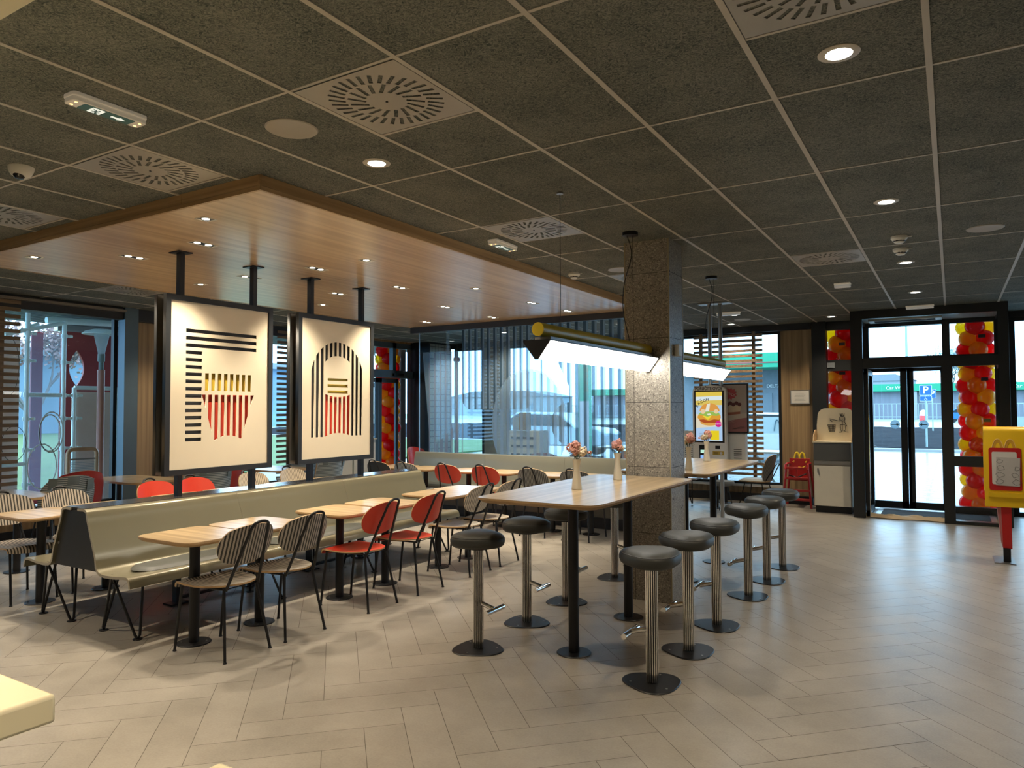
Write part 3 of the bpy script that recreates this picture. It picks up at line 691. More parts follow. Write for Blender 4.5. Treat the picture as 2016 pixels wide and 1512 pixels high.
# ================================================================ FURNITURE
def sq(u, v, k): return u*(1-k+k*math.sqrt(max(0, 1-v*v/2))), v*(1-k+k*math.sqrt(max(0, 1-u*u/2)))
def make_table():
    t = thing('cafe_table', '', 'table')
    g = G(); o1 = squircle(.300, .262, 7, 96); o0 = squircle(.282, .244, 7, 96); n = len(o1)
    v = [(x, y, .73) for x, y in squircle(.298, .260, 7, 96)]+[(x, y, .726) for x, y in o1]+[(x, y, .715) for x, y in o1]+[(x, y, .700) for x, y in o0]
    f = [tuple(range(n))]+[(i+n*k, (i+1) % n+n*k, (i+1) % n+n*(k+1), i+n*(k+1)) for k in range(3) for i in range(n)]+[tuple(range(4*n-1, 3*n-1, -1))]
    g.add(v, f[:1], 0); g.f += f[1:]; g.m += [1]*(len(f)-1)
    g.build('tabletop', [OAKT, OAKE], t)
    G().lathe([(.034, .006), (.034, .69), (.09, .695), (.09, .7)], 32).build('leg', BLK, t)
    g = G().lathe([(.108, 0), (.112, .004), (.108, .008), (.04, .0085)], 40); b_ = g.build('base_plate', BLK, t)
    g = G(); [g.lathe([(.006, .008), (.006, .0105), (.001, .0112)], 8, c=(.08*math.cos(a), .08*math.sin(a), 0)) for a in (.8, 2.37, 3.94, 5.5)]; g.build('bolt', STL, b_)
    return t
T0 = make_table(); T0u = [False]
def table(x, y, rz, lb, grp):
    o = T0 if not T0u[0] else copy_tree(T0); T0u[0] = True
    o.location = (x, y, 0); o.rotation_euler = (0, 0, rz); tag(o, lb, 'table', grp); return o
def make_chair(seatm, backm):
    """faces +Y"""
    t = thing('dining_chair', '', 'chair')
    def seat(u, v):
        x, y = sq(u, v, .9 if v < 0 else .25)
        x *= .21*(1 if v < 0 else 1); s_ = -.21+(y+1)/2*.475
        if v < 0: x *= 1-.10*v*v
        if s_ > .195:
            a = min((s_-.195)/.040, 1.75); yy = .195+.040*math.sin(min(a, 1.57)); zz = .462-.050*(1-math.cos(min(a, 1.57)))-max(0, a-1.57)*.06
        else: yy = s_; zz = .462-.018*max(0, 1-(s_-.05)**2/.06)+.02*abs(x/.2)**2.5*.6
        return (x, yy, zz)
    G().sheet(seat, 18, 22, .011, 0, 1, 0).build('seat', [seatm, OAKE], t, ang=50)
    def back(u, v):
        x, z = sq(u, v, .80); x *= .215; z *= .128
        y = -.262-.33*z+1.05*x*x
        return (-x, y, .715+z)
    G().sheet(back, 20, 14, -.010, 0, 1, 0).build('backrest', [backm, OAKE], t, ang=50)
    # back frame: two leaning rods joined by a loop
    top = []; yb = lambda z: -.175-(z-.43)*.43
    pts = [(.125, yb(.43)-.008, .43), (.066, yb(.82)-.0, .82)]
    for k in range(9):
        a = math.pi*k/8; pts.append((.06*math.cos(a), yb(.845+.022*math.sin(a))-.0, .840+.026*math.sin(a)))
    pts += [(-.066, yb(.82), .82), (-.125, yb(.43)-.008, .43)]
    G().tube(pts, .0098, 10).build('back_frame', BLK, t)
    g = G(); g.tube([(-.17, .20, .435), (-.125, -.17, .435), (.125, -.17, .435), (.17, .20, .435), (-.17, .20, .435)], .007, 8); g.build('seat_frame', BLK, t)
    for s_ in (-1, 1):
        for y0, y1 in ((-.165, -.245), (.195, .25)):
            x0 = .125 if y0 < 0 else .165
            lg = G().tube([(s_*x0, y0, .438), (s_*.176, y1, .006)], [.0102, .0092], 10).build('leg', BLK, t)
            G().lathe([(.012, 0), (.013, .003), (.009, .012)], 12, c=(s_*.176, y1, 0)).build('foot', BLK, lg)
    return t
KINDS = {}
def kind_chair(k):
    if k not in KINDS:
        sm, bm_ = {'stripe': (STR1Y, STR1), 'red': (REDP, REDP), 'beige': (BEIG, STR2), 'grey': (STR3, STR3), 'dark': (DARKC, DARKC), 'mesh': (MESHM, MESHM)}[k]
        KINDS[k] = [make_chair(sm, bm_), False]
    r_ = KINDS[k]; o = r_[0] if not r_[1] else copy_tree(r_[0]); r_[1] = True; return o
def chair(k, x, y, rz, lb, grp):
    o = kind_chair(k); o.location = (x, y, 0); o.rotation_euler = (0, 0, math.radians(rz)); return tag(o, lb, 'chair', grp)
TY = [3.10, 3.64, 4.46, 5.03, 5.82, 6.34]
LT = ['oak two-seat table nearest the camera beside the double bench', 'oak table touching the nearest table beside the bench', 'oak table in front of the nearer red chair', 'oak table in front of the farther red chair',
      'oak table before the nearer pale striped chair', 'oak table before the farther pale striped chair at the bench end']
for y, lb in zip(TY, LT): table(-4.415, y, 0, lb, 'tables along the near side of the double bench')
LT = ['oak table nearest the left edge on the window side of the bench', 'oak table second on the window side of the bench, half hidden by the bench end', 'oak table before the left red chair on the window side', 'oak table before the right red chair on the window side',
      'oak table on the window side seen between the two posters', 'farthest oak table on the window side of the double bench']
for y, lb in zip(TY, LT): table(-6.44, y, 0, lb, 'tables along the window side of the double bench')
# chairs facing -x (towards the bench): rz=90 ; facing +x: rz=-90
for k, y, a, lb in [('stripe', 3.11, 91, 'black and cream striped chair nearest the camera'), ('stripe', 3.60, 89, 'black and cream striped chair second from the camera'), ('red', 4.39, 92, 'red chair beside the bench, nearer of the two'), ('red', 5.01, 90, 'red chair beside the bench, farther of the two'),
                    ('beige', 5.78, 90, 'pale striped chair behind the red chairs, nearer one'), ('beige', 6.31, 90, 'pale striped chair behind the red chairs, farther one')]:
    chair(k, -4.125, y, a, lb, 'chairs along the near side of the double bench')
for k, y, lb in [('stripe', 3.08, 'dark striped chair at the left edge beyond the bench'), ('stripe', 3.56, 'dark striped chair beside the dark bench end, window side'), ('red', 4.44, 'red chair partly behind the first poster, left one'), ('red', 4.90, 'red chair partly behind the first poster, right one'),
                 ('beige', 5.64, 'pale striped chair seen between the posters, left one'), ('beige', 6.24, 'pale striped chair below the second poster')]:
    chair(k, -6.735, y, -90, lb, 'chairs along the window side of the double bench')
# double bench
bn = thing('double_bench', 'long back-to-back olive laminate bench with grey seat pads and black hairpin legs', 'bench', (0, 0, 0))
XC = -5.43
def prof(s_, th=.018):
    pts = [(.045, .868), (.12, .870), (.155, .862), (.172, .845), (.182, .80)]
    for k in range(1, 7): pts.append((.182+.125*k/7, .80-.30*k/7))
    pts += [(.302, .475), (.318, .452), (.345, .438), (.40, .432), (.52, .436), (.62, .446), (.665, .447), (.69, .437), (.703, .415), (.712, .375)]
    P = [Vector((a, b_)) for a, b_ in pts]; Q = []
    for i, p in enumerate(P):
        d = (P[min(i+1, len(P)-1)]-P[max(i-1, 0)]).normalized(); Q.append(p+Vector((-d.y, d.x))*-th*(1))
    return [(XC+s_*p.x, p.y) for p in P]+[(XC+s_*p.x, p.y) for p in reversed(Q)]
SEG = [(2.83, 4.095), (4.098, 5.36), (5.363, 6.62)]
for s_ in (1, -1):
    for a, b_ in SEG:
        G().prism(prof(s_), a, b_, 'y', 1, 0).build('bench_shell', [BENCH, M('laminate_edge', (.34, .31, .25), .5)], bn, ang=40)
    for a, b_ in ((2.98, 4.02), (4.16, 5.3), (5.42, 6.45)):
        def pad(u, v, s_=s_, a=a, b_=b_):
            x, y = sq(u, v, .45); q = max(0, 1-abs(u)**4)*max(0, 1-abs(v)**12)
            return (XC+s_*(.50+x*.145), (a+b_)/2+y*(b_-a)/2, .448+.026*q**.35)
        G().sheet(pad, 12, 30, .004 if s_ > 0 else -.004).build('seat_pad', CUSH, bn, ang=60)
bx(XC-.13, 2.84, .862, XC+.13, 6.61, .872).build('top_cap', BTOP, bn)
for y in (2.842, 6.60):
    G().prism([(XC-.15, .855), (XC+.15, .855), (XC+.27, .44), (XC-.27, .44)], y, y+.012, 'y').build('end_panel', BEND, bn)
G().lathe([(.010, 0), (.010, .004), (.001, .004)], 14).build('key_lock', STL, bn).matrix_local = T(XC-.215, 2.841, .60, 'y')
for y in (2.94, 4.20, 5.32, 6.50):
    for s_ in (1, -1):
        for (xf, xt) in ((.625, .50), (.215, .36)):
            fx = XC+s_*xf; dx = s_ if xf > .4 else -s_; q7 = .70711
            pts = [(XC+s_*xt-dx*q7*.10, y-q7*.10, .43), (fx-dx*q7*.015, y-q7*.015, .03), (fx-dx*q7*.006, y-q7*.006, .016), (fx+dx*q7*.006, y+q7*.006, .016), (fx+dx*q7*.015, y+q7*.015, .03), (XC+s_*xt+dx*q7*.10, y+q7*.10, .43)]
            lg = G().tube(pts, .0095, 10).build('hairpin_leg', BLK, bn)
            G().lathe([(.03, 0), (.032, .004), (.03, .008), (.012, .010)], 18, c=(XC+s_*xf, y, 0)).build('foot', BLK, lg)
# hanging posters
BLKB = M('black_board', (.03, .03, .032), .6); REDB = M('red_board', (.62, .06, .03), .55); YELB = M('yellow_board', (.62, .45, .05), .55)
def poster(y0, y1, posts, holes, backs, lb):
    t = thing('hanging_poster', lb, 'poster', (0, 0, 0)); z0, z1 = 1.043, 2.513; xf = -5.365; f_ = .045
    for y in posts:
        bx(XC-.027, y-.02, .012, XC+.027, y+.02, 2.868).build('post', BLK, t)
        bx(XC-.075, y-.06, 2.868, XC+.075, y+.06, ZS).build('ceiling_flange', BLK, t)
        bx(XC-.06, y-.08, 0, XC+.06, y+.08, .012).build('floor_plate', BLK, t)
    bx(XC-.015, posts[0], .03, XC+.015, posts[1], .055).build('floor_bar', BLK, t)
    for xa, xb, nm in ((xf-.04, xf, 'frame'), (-5.525, -5.49, 'rear_frame')):
        flat(nm, [(y0, z0), (y1, z0), (y1, z1), (y0, z1)], [[(y0+f_, z0+f_), (y1-f_, z0+f_), (y1-f_, z1-f_), (y0+f_, z1-f_)]], xb-xa, FRM, t, Matrix.Translation(((xa+xb)/2, 0, 0)) @ AX['x'])
    bx(-5.49, y0+.004, z0+.004, -5.487, y1-.004, z1-.004).build('rear_panel', ALU, t)
    bx(-5.518, y0+f_, z0+f_, -5.512, y1-f_, z1-f_).build('rear_board', BOARD, t)
    flat('cut_out_panel', [(y0+f_, z0+f_), (y1-f_, z0+f_), (y1-f_, z1-f_), (y0+f_, z1-f_)], holes, .006, BOARD, t, Matrix.Translation((xf-.018, 0, 0)) @ AX['x'])
    for (a, b_, c, d, m_, nm) in backs: bx(xf-.040, a, b_, xf-.036, c, d).build(nm, m_, t)
    return t
def bar(y0, z0, y1, z1): return [(y0, z0), (y1, z0), (y1, z1), (y0, z1)]
H = [bar(3.674, 2.216-.0607*k, 4.378, 2.246-.0607*k) for k in range(3)]+[bar(3.674, 2.036-.0602*k, 3.826, 2.065-.0602*k) for k in range(13)]
H += [bar(3.855+.0616*k, 1.735, 3.891+.0616*k, 1.884) for k in range(8)]
ctr, lo = 4.088, lambda y: 1.312+.038*max(0, 1-((y-4.09)/.14)**2)
for k in range(9):
    a = 3.826+.0616*k; b_ = a+.036
    def edge(y):                                     # tapering carton outline
        d = abs(y-ctr); return lo(y) if d < .14 else 1.312+(d-.14)/(.262-.14)*(1.70-1.312)*1.0
    H.append([(a, 1.702), (a, min(1.70, edge(a))), ((a+b_)/2, min(1.70, edge((a+b_)/2))), (b_, min(1.70, edge(b_))), (b_, 1.702)] if edge(a) < 1.695 and edge(b_) < 1.695 else
             ([(a, 1.702), (b_, edge(b_)), (b_, 1.702)] if a < ctr else [(a, 1.702), (a, edge(a)), (b_, 1.702)]))
BK = [(3.62, 2.02, 4.43, 2.28, BLKB, 'dark_backing'), (3.62, 1.28, 3.8445, 2.0199, BLKB, 'dark_backing'), (3.845, 1.72, 4.36, 1.91, YELB, 'yellow_backing'), (3.845, 1.28, 4.38, 1.7195, REDB, 'red_backing')]
poster(3.485, 4.552, (3.65, 4.38), H, BK, 'hanging framed poster with striped cup lines and red and yellow striped fries shape')
H = []; yc = 5.402
for k in range(12):
    a = 5.040+.0617*k; b_ = a+.036
    def topz(y): d = (y-yc)/.366; return 1.90+.362*math.sqrt(max(0, 1-d*d))
    def inz(y): d = (y-yc)/.20; return 1.985+.135*math.sqrt(max(0, 1-d*d)) if abs(d) < 1 else None
    ys = [a+(b_-a)*q/4 for q in range(5)]
    mid = 3 <= k <= 8
    top_ = [(y, topz(y)) for y in reversed(ys)]
    if mid: H.append([(y, inz(min(max(y, yc-.199), yc+.199))) for y in ys]+top_)
    else: H.append([(a, 1.298), (b_, 1.298)]+top_)
    if mid:
        H.append([(y, 1.298+.034*max(0, 1-((y-yc)/.18)**2)) for y in ys]+[(y, 1.700+.03*((y-yc)/.18)**2) for y in reversed(ys)])
H += [rr(.284, .026, .012, 4, 5.399, 1.877)]+[bar(5.257, z, 5.541, z+.030) for z in (1.800, 1.737)]
BK = [(4.99, 1.27, 5.218, 2.3, BLKB, 'dark_backing'), (5.605, 1.27, 5.83, 2.3, BLKB, 'dark_backing'), (5.2185, 1.94, 5.6045, 2.3, BLKB, 'dark_backing'), (5.2185, 1.27, 5.6045, 1.7335, REDB, 'red_backing'), (5.2185, 1.7345, 5.6045, 1.92, YELB, 'yellow_backing')]
poster(4.863, 5.922, (5.07, 5.79), H, BK, 'hanging framed poster with arch of dark stripes over red and yellow stripes')
# wall bench below the partition
wb = thing('wall_bench', 'long grey green laminate bench with tall back under the glass partition', 'bench')
WBP = [(9.06, .90), (9.0, .905), (8.965, .895), (8.952, .86), (8.94, .80), (8.90, .50), (8.885, .455), (8.85, .44), (8.66, .44), (8.56, .452), (8.525, .445), (8.51, .42), (8.50, .385), (8.52, .385), (8.54, .42), (8.66, .42), (8.87, .42), (8.92, .46), (8.96, .80), (9.0, .885), (9.06, .88)]
xs = [-7.25, -5.92, -4.6, -3.28]
for a, b_ in zip(xs[:-1], xs[1:]): G().prism(WBP, a+.0015, b_-.0015, 'x', 0).build('bench_shell', BENCHG, wb, ang=40)
bx(-7.28, 9.0, 0, -3.25, 9.10, .90).build('back_panel', WALLP, wb)
bx(-7.24, 8.75, .12, -3.30, 8.77, .42).build('apron', M('taupe_panel', (.20, .185, .15), .5), wb)
bx(-7.24, 8.72, 0, -3.30, 8.98, .14).build('plinth', DARKW, wb)
for a, b_ in ((-7.1, -6.0), (-5.85, -4.68), (-4.5, -3.4)):
    def pad(u, v, a=a, b_=b_):
        x, y = sq(u, v, .4); q = max(0, 1-abs(u)**12)*max(0, 1-abs(v)**4)
        return ((a+b_)/2+x*(b_-a)/2, 8.70+y*.14, .441+.028*q**.4)
    G().sheet(pad, 30, 12, .004).build('seat_pad', CUSH, wb, ang=60)
LT = ['oak table at the left end of the row under the glass partition', 'oak table second from left under the glass partition', 'oak table left of the left red chair in the rear row', 'oak table between the two rear red chairs', 'oak table before the patterned grey chair in the rear row', 'oak table at the right end of the rear row near the column']
for x, lb in zip([-7.08, -6.5, -5.75, -5.17, -4.43, -3.89], LT): table(x, 8.28, math.pi/2, lb, 'tables under the glass partition')
for k, x, lb in [('dark', -6.93, 'charcoal chair in the rear row below the second poster'), ('grey', -6.43, 'grey striped chair in the rear row beside the balloon door'), ('red', -5.73, 'red chair in the rear row, left one'), ('red', -5.13, 'red chair in the rear row, right one'), ('mesh', -4.43, 'dark patterned chair in the rear row behind the long table'), ('mesh', -3.84, 'dark patterned chair in the rear row near the stone column')]:
    chair(k, x, 7.98, 0, lb, 'chairs of the rear row')
# window tables and shell chairs
for (x, y), lb in zip([(-8.15, 3.55), (-8.62, 5.2), (-8.45, 7.15)], ['oak table at the left edge by the slatted window', 'oak table by the wood panel between window and posters', 'oak table seen between the two posters by the far window']):
    for dx in (-.28, .28): pass
    t = thing('window_table', lb, 'table', (x, y, 0), 0, 'larger tables by the left windows')
    G().prism(squircle(.55, .33, 6), .705, .73, 'z', 1, 0).build('tabletop', [OAKE, OAKT], t)
    bx(-.545, -.32, .7301, .545, .32, .731).build('top_face', OAKT, t) if False else None
    for dx in (-.32, .32):
        G().lathe([(.11, 0), (.11, .008), (.034, .01), (.034, .704)], 28, c=(dx, 0, 0)).build('leg', BLK, t)
def make_shell(m_, patch):
    t = thing('shell_chair', '', 'chair')
    def back(u, v):
        x, z = sq(u, v, .75 if v > 0 else .25); x *= .29; z = .66+z*.22
        return (-x, -.22-.2*(z-.45)+1.5*x*x, z)
    G().sheet(back, 22, 16, -.014, 0, 1, 0).build('backrest', [m_, OAKE], t, ang=50)
    def seat(u, v):
        x, y = sq(u, v, .35); x *= .27; y *= .24
        return (x, y, .455+.5*x*x+(0 if y < .18 else -(y-.18)*.4))
    G().sheet(seat, 14, 14, .014, 0, 1, 0).build('seat', [m_, OAKE], t, ang=50)
    if patch:
        for cx_, cz_, w_, h_ in ((-.19, .77, .10, .12), (.02, .83, .12, .08), (.2, .80, .07, .12)):
            def pp(u, v):
                x = cx_+u*w_/2; z = cz_+v*h_/2; return (-x, -.236-.2*(z-.45)+1.5*x*x, z)
            G().sheet(pp, 4, 3, -.001).build('patch', GREYP, t)
    for sx_ in (-1, 1):
        for sy_ in (-1, 1): G().tube([(sx_*.16, sy_*.15, .45), (sx_*.21, sy_*.22, .003)], .009, 8).build('leg', BLK, t)
    return t
sa = make_shell(STR4, True); sb = make_shell(REDD, False); sc_ = [False, False]
for k, x, y, rz, lb in [(0, -8.28, 4.17, 90, 'grey striped shell chair with slate patches before the left window'), (1, -8.80, 4.56, 88, 'dark red shell chair beside the grey striped shell chair by the left window'), (0, -8.28, 5.95, 90, 'grey striped shell chair behind the first poster lower right'), (1, -8.75, 6.52, 88, 'dark red shell chair behind the first poster lower right'),
                        (0, -8.25, 7.98, 92, 'grey striped shell chair seen below the second poster'), (0, -8.95, 8.1, 180, 'grey striped shell chair by the far left slats')]:
    b_ = (sa, sb)[k]; o = b_ if not sc_[k] else copy_tree(b_); sc_[k] = True
    o.location = (x, y, 0); o.rotation_euler = (0, 0, math.radians(rz)); tag(o, lb, 'chair', 'shell chairs by the left windows')
# long bar tables, stools
def make_bar():
    t = thing('bar_table', '', 'table')
    g = G(); P = squircle(.425, .935, 15, 160); n = len(P)
    P2 = squircle(.40, .905, 15, 160)
    g.add([(x, y, 1.018) for x, y in P], [tuple(range(n))], 0)
    g.add([(x, y, 1.018) for x, y in P]+[(x, y, 1.006) for x, y in P]+[(x, y, .985) for x, y in P2], [(i+n*k, (i+1) % n+n*k, (i+1) % n+n*(k+1), i+n*(k+1)) for k in range(2) for i in range(n)]+[tuple(range(3*n-1, 2*n-1, -1))], 1)
    g.build('tabletop', [OAKL, OAKE], t)
    for dy in (-.47, .45):
        lg = G().lathe([(.034, .006), (.034, .985)], 28, c=(.05, dy, 0)).build('leg', BLK, t)
        G().lathe([(.108, 0), (.112, .004), (.108, .008), (.04, .0085)], 40, c=(.05, dy, 0)).build('base_plate', BLK, lg)
    return t
B0 = make_bar(); B0.location = (-2.165, 4.70, 0); tag(B0, 'long high oak bar table in front of the stone column', 'table', 'high bar tables')
copy_tree(B0, (-2.165, 6.99, 0), 0, 'long high oak bar table behind the stone column')
def make_stool():
    """faces +X (foot rest side)"""
    t = thing('bar_stool', '', 'stool')
    tri = lambda a: 1+.085*math.cos(3*a)
    G().lathe([(.10, .670), (.152, .674), (.168, .686), (.175, .706), (.175, .724), (.169, .738), (.163, .743), (.155, .752), (.12, .763), (.05, .767)], 48, rf=tri).build('seat', STOOL, t, ang=60)
    G().lathe([(.168, .7385), (.1695, .741), (.160, .7435)], 48, rf=tri).build('seam', M('stool_piping', (.015, .015, .015), .5), t)
    G().lathe([(.075, .655), (.10, .66), (.10, .674), (.06, .674)], 30).build('seat_plate', BLK, t)
    fl_ = lambda a: 1+.07*math.cos(16*a)
    g = G().lathe([(.0335, .012), (.0335, .656)], 128, rf=fl_)
    g.m = [(1 if math.cos(16*2*math.pi*(k+.5)/128) < -.35 else 0) for k in range(128)]+g.m[128:]
    g.build('pole', [CHR, M('groove_shade', (.03, .03, .03), .3, .6)], t, ang=80)  # flute valleys coloured dark to stand in for shade and dark reflections
    g = G().lathe([(.160, 0), (.165, .003), (.160, .008), (.036, .0085)], 60, rf=tri); b_ = g.build('base_plate', BLK, t)
    g = G(); [g.lathe([(.007, .008), (.007, .0105), (.001, .011)], 8, c=(.125*math.cos(a), .125*math.sin(a), 0)) for a in (.5, 2.6, 4.7)]; g.build('bolt', STL, b_)
    g = G().tube([(.03, 0, .30), (.125, 0, .275)], .016, 12); g.build('footrest_arm', CHR, t)
    G().cyl((.13, -.105, .27), (.13, .105, .27), .0165, 20).build('footrest', CHR, t)
    return t
S0 = make_stool(); first = True
for x, y, rz, lb in [(-2.69, 3.98, 0, 'black bar stool on the left of the near bar table, closest to camera'), (-2.71, 4.65, 0, 'black bar stool in the middle of the left side of the near bar table'), (-2.72, 5.31, 0, 'black bar stool third on the left side, behind the near table leg'),
                     (-2.71, 6.28, 0, 'black bar stool left of the stone column foot'), (-2.71, 6.9, 0, 'black bar stool hidden behind the stone column, left side'), (-2.71, 7.55, 0, 'black bar stool at the left far end beyond the column'),
                     (-1.50, 4.0, 180, 'black bar stool on the right closest to camera, in front of the column'), (-1.49, 4.64, 180, 'second black bar stool of the right-hand row'), (-1.485, 5.28, 180, 'third black bar stool of the right-hand row'),
                     (-1.485, 6.23, 180, 'fourth black bar stool of the right-hand row'), (-1.47, 6.87, 180, 'fifth black bar stool of the right-hand row'), (-1.46, 7.53, 180, 'farthest black bar stool of the right-hand row')]:
    o = S0 if first else copy_tree(S0); first = False; o.location = (x, y, 0); o.rotation_euler = (0, 0, math.radians(rz)); tag(o, lb, 'stool', 'bar stools at the long tables')
# vases and flowers
def make_vase():
    return G().lathe([(.034, 0), (.036, .003), (.03, .06), (.021, .13), (.022, .165), (.030, .208), (.026, .208), (.018, .16)], 12).build('flower_vase', VASE, ang=30)
def make_bouquet(seed):
    q = random.Random(seed); t = thing('flower_bouquet', '', 'flowers')
    st = G(); gp = G(); gi = G(); gl = G()
    def blob(g_, c, r_, n_):
        for _ in range(n_):
            d = Vector((q.gauss(0, 1), q.gauss(0, 1), q.gauss(0, 1))).normalized(); p = Vector(c)+d*r_*q.uniform(.5, 1); s_ = q.uniform(.004, .009)
            a = d.orthogonal().normalized()*s_; b2 = d.cross(a).normalized()*s_; up_ = d*s_*.8
            g_.add([p-a, p-b2, p+a+up_*.5, p+b2+up_*.5, p+up_], [(0, 1, 4), (1, 2, 4), (2, 3, 4), (3, 0, 4)])
    heads = [(-.03, .0, .275, .034, gp), (.0, -.02, .30, .028, gp), (.035, .01, .255, .034, gi), (.01, .03, .265, .03, gi), (.05, -.01, .245, .02, gi), (-.005, -.01, .26, .03, gp)]
    for x, y, z, r_, g_ in heads:
        x += q.uniform(-.012, .012); y += q.uniform(-.012, .012); blob(g_, (x, y, z), r_, 170)
        st.tube([(0, 0, .10), (x*.4, y*.4, .21), (x, y, z)], .0018, 5)
    for _ in range(40):
        a = q.uniform(0, 6.28); r_ = q.uniform(.01, .045); z = q.uniform(.205, .25); c = Vector((r_*math.cos(a), r_*math.sin(a), z)); d = Vector((math.cos(a), math.sin(a), .5)).normalized(); s_ = d.cross(Vector((0, 0, 1))).normalized()*.005
        gl.add([c, c+d*.012+s_, c+d*.026, c+d*.012-s_], [(0, 1, 2, 3)])
    st.tube([(0, 0, .2), (.05, .01, .245), (.085, .01, .25)], .0014, 5); blob(gp, (.085, .01, .25), .012, 26)
    st.build('stems', GREEN, t); gp.build('pink_blossoms', PINK, t); gi.build('ivory_blossoms', IVOR, t); gl.build('leaves', GREEN, t)
    return t
va = make_vase(); f0 = make_bouquet(3)
for i, (x, y, lb, rz) in enumerate([(-2.22, 4.50, 'on the near bar table, larger one', 0), (-2.24, 5.26, 'on the near bar table beside the stone column', 1.2), (-2.045, 6.43, 'on the far bar table, half hidden by the column', 2.4), (-2.21, 7.55, 'on the far bar table in front of the kiosk', 3.4)]):
    v_ = va if i == 0 else va.copy()
    if i: COL.objects.link(v_)
    v_.location = (x, y, 1.018); tag(v_, 'slim ivory vase '+lb, 'vase', 'ivory vases on the bar tables')
    b_ = f0 if i == 0 else copy_tree(f0); b_.location = (x, y, 1.018); b_.rotation_euler = (0, 0, rz); tag(b_, 'dried flowers in vase '+lb, 'flowers', 'dried flower bunches in the vases')
    b_.scale = (.85, .85, .98) if i in (1, 3) else (1.12, 1.12, 1.02)
# ================================================================ GLASS PARTITION WITH FILM GRAPHICS
pt = thing('glass_partition', 'tall clear glass partition with frosted striped graphics above the wall bench', 'glass partition')
YP = 9.05
bx(-7.235, YP-.005, .90, -3.28, YP+.005, 2.79).build('glass_pane', GLASSP, pt)
bx(-7.24, YP-.008, .90, -7.232, YP+.008, 2.79).build('edge_strip', ALU, pt)
FLT = film('frost_light', (.45, .66, .82), .34, .6); FMD = film('frost_blue', (.30, .44, .60), .55, .5); FDK = film('frost_dark', (.045, .085, .13), .86, .3); FPU = film('frost_grey', (.30, .33, .42), .6, .5)
def strips(g, x0, x1, zlo, zhi, y, n=10):
    """one stripe whose top and bottom follow functions of x"""
    for k in range(n):
        a = x0+(x1-x0)*k/n; b_ = x0+(x1-x0)*(k+1)/n
        za, zb, wa, wb_ = zlo(a), zlo(b_), zhi(a), zhi(b_)
        if wa <= za and wb_ <= zb: continue
        g.add([(a, y, za), (b_, y, zb), (b_, y, max(wb_, zb)), (a, y, max(wa, za))], [(0, 1, 2, 3)])
ZB, ZT = .905, 2.785
yf = YP-.007
# cup
cupL = lambda z: -7.165+.16*(2.47-z)/1.56; cupR = lambda z: -6.41-.05*(2.47-z)/1.56
g = G(); g.add([(cupL(ZB), yf, ZB), (cupR(ZB), yf, ZB), (cupR(2.47), yf, 2.47), (cupL(2.47), yf, 2.47)], [(0, 1, 2, 3)]); g.add([(-6.70, yf, 2.471), (-6.64, yf, 2.471), (-6.64, yf, ZT), (-6.70, yf, ZT)], [(0, 1, 2, 3)])
g.build('cup_film', FLT, pt)
g = G()
for k in range(7):
    x = -7.06+.105*k; g.add([(x+.02, yf-.001, ZB), (x+.045, yf-.001, ZB), (x+.045, yf-.001, 2.46), (x+.02, yf-.001, 2.46)], [(0, 1, 2, 3)])
for k in range(5):
    x = -6.90+.095*k; g.add([(x, yf-.002, ZB), (x+.04, yf-.002, ZB), (x+.04, yf-.002, 1.02+.075*k+.035), (x, yf-.002, 1.02+.075*k)], [(0, 1, 2, 3)])
g.build('cup_stripes', FPU, pt)
# rounded hanging shape
gd, gm, gl_ = G(), G(), G()
def ulo(x): d = max(0, abs(x+5.775)-.455); return 1.565+.17*(1-math.sqrt(max(0, 1-(d/.17)**2)))
for k in range(11):
    x = -6.40+.1137*k
    strips(gl_, x+.062, x+.1137, ulo, lambda q: ZT, yf, 3)
    strips(gm, x+.035, x+.062, ulo, lambda q: ZT, yf, 3)
    strips(gd, x, x+.035, ulo, lambda q: ZT, yf, 3)
# right hand field, left edge cut by curves
def fz(x):   # returns list of z ranges covered at x
    out = []
    if x > -4.56: return [(ZB, ZT)]
    zt = 1.86+(-4.56-x)/.30*.60 if x < -4.56 else 1.86
    out.append((min(2.4, zt), ZT))
    dz = .30*math.sqrt(max(0, 1-((x+4.56)/.30)**2)) if x > -4.86 else 0
    if dz > 0: out.append((1.36-dz, 1.36+dz))
    return out
k = 0; x = -4.86
while x < -3.32:
    for (a, b_, g_) in ((x, x+.046, gd), (x+.046, x+.075, gm), (x+.075, x+.128, gl_)):
        if int(k*7) % 2 and g_ is gl_: pass
        n = 3
        for q in range(n):
            u0 = a+(b_-a)*q/n; u1 = a+(b_-a)*(q+1)/n
            r0, r1 = fz(u0), fz(u1)
            for (p, s_) in zip(r0, r1): g_.add([(u0, yf, p[0]), (u1, yf, s_[0]), (u1, yf, s_[1]), (u0, yf, p[1])], [(0, 1, 2, 3)])
    x += .128; k += 1
gd.build('dark_stripes', FDK, pt); gm.build('blue_stripes', FMD, pt); gl_.build('pale_stripes', film('frost_pale', (.62, .78, .85), .22, .6), pt)
# large rounded blob with fine stripes
def btop(x): d = abs((x+5.23)/.63); return 1.33+.815*math.sqrt(max(0, 1-d**2.2)) if d < 1 else ZB
def bbot(x): d = abs((x+5.23)/.63); return max(ZB, 1.33-.75*math.sqrt(max(0, 1-d**2.2))) if d < 1 else ZB
g = G(); strips(g, -5.86, -4.60, bbot, btop, yf-.003, 60); g.build('round_film', FLT, pt)
g = G()
for k in range(11): strips(g, -5.82+.112*k, -5.82+.112*k+.05, bbot, lambda x: btop(x)-.03, yf-.004, 4)
g.build('round_stripes', FMD, pt)
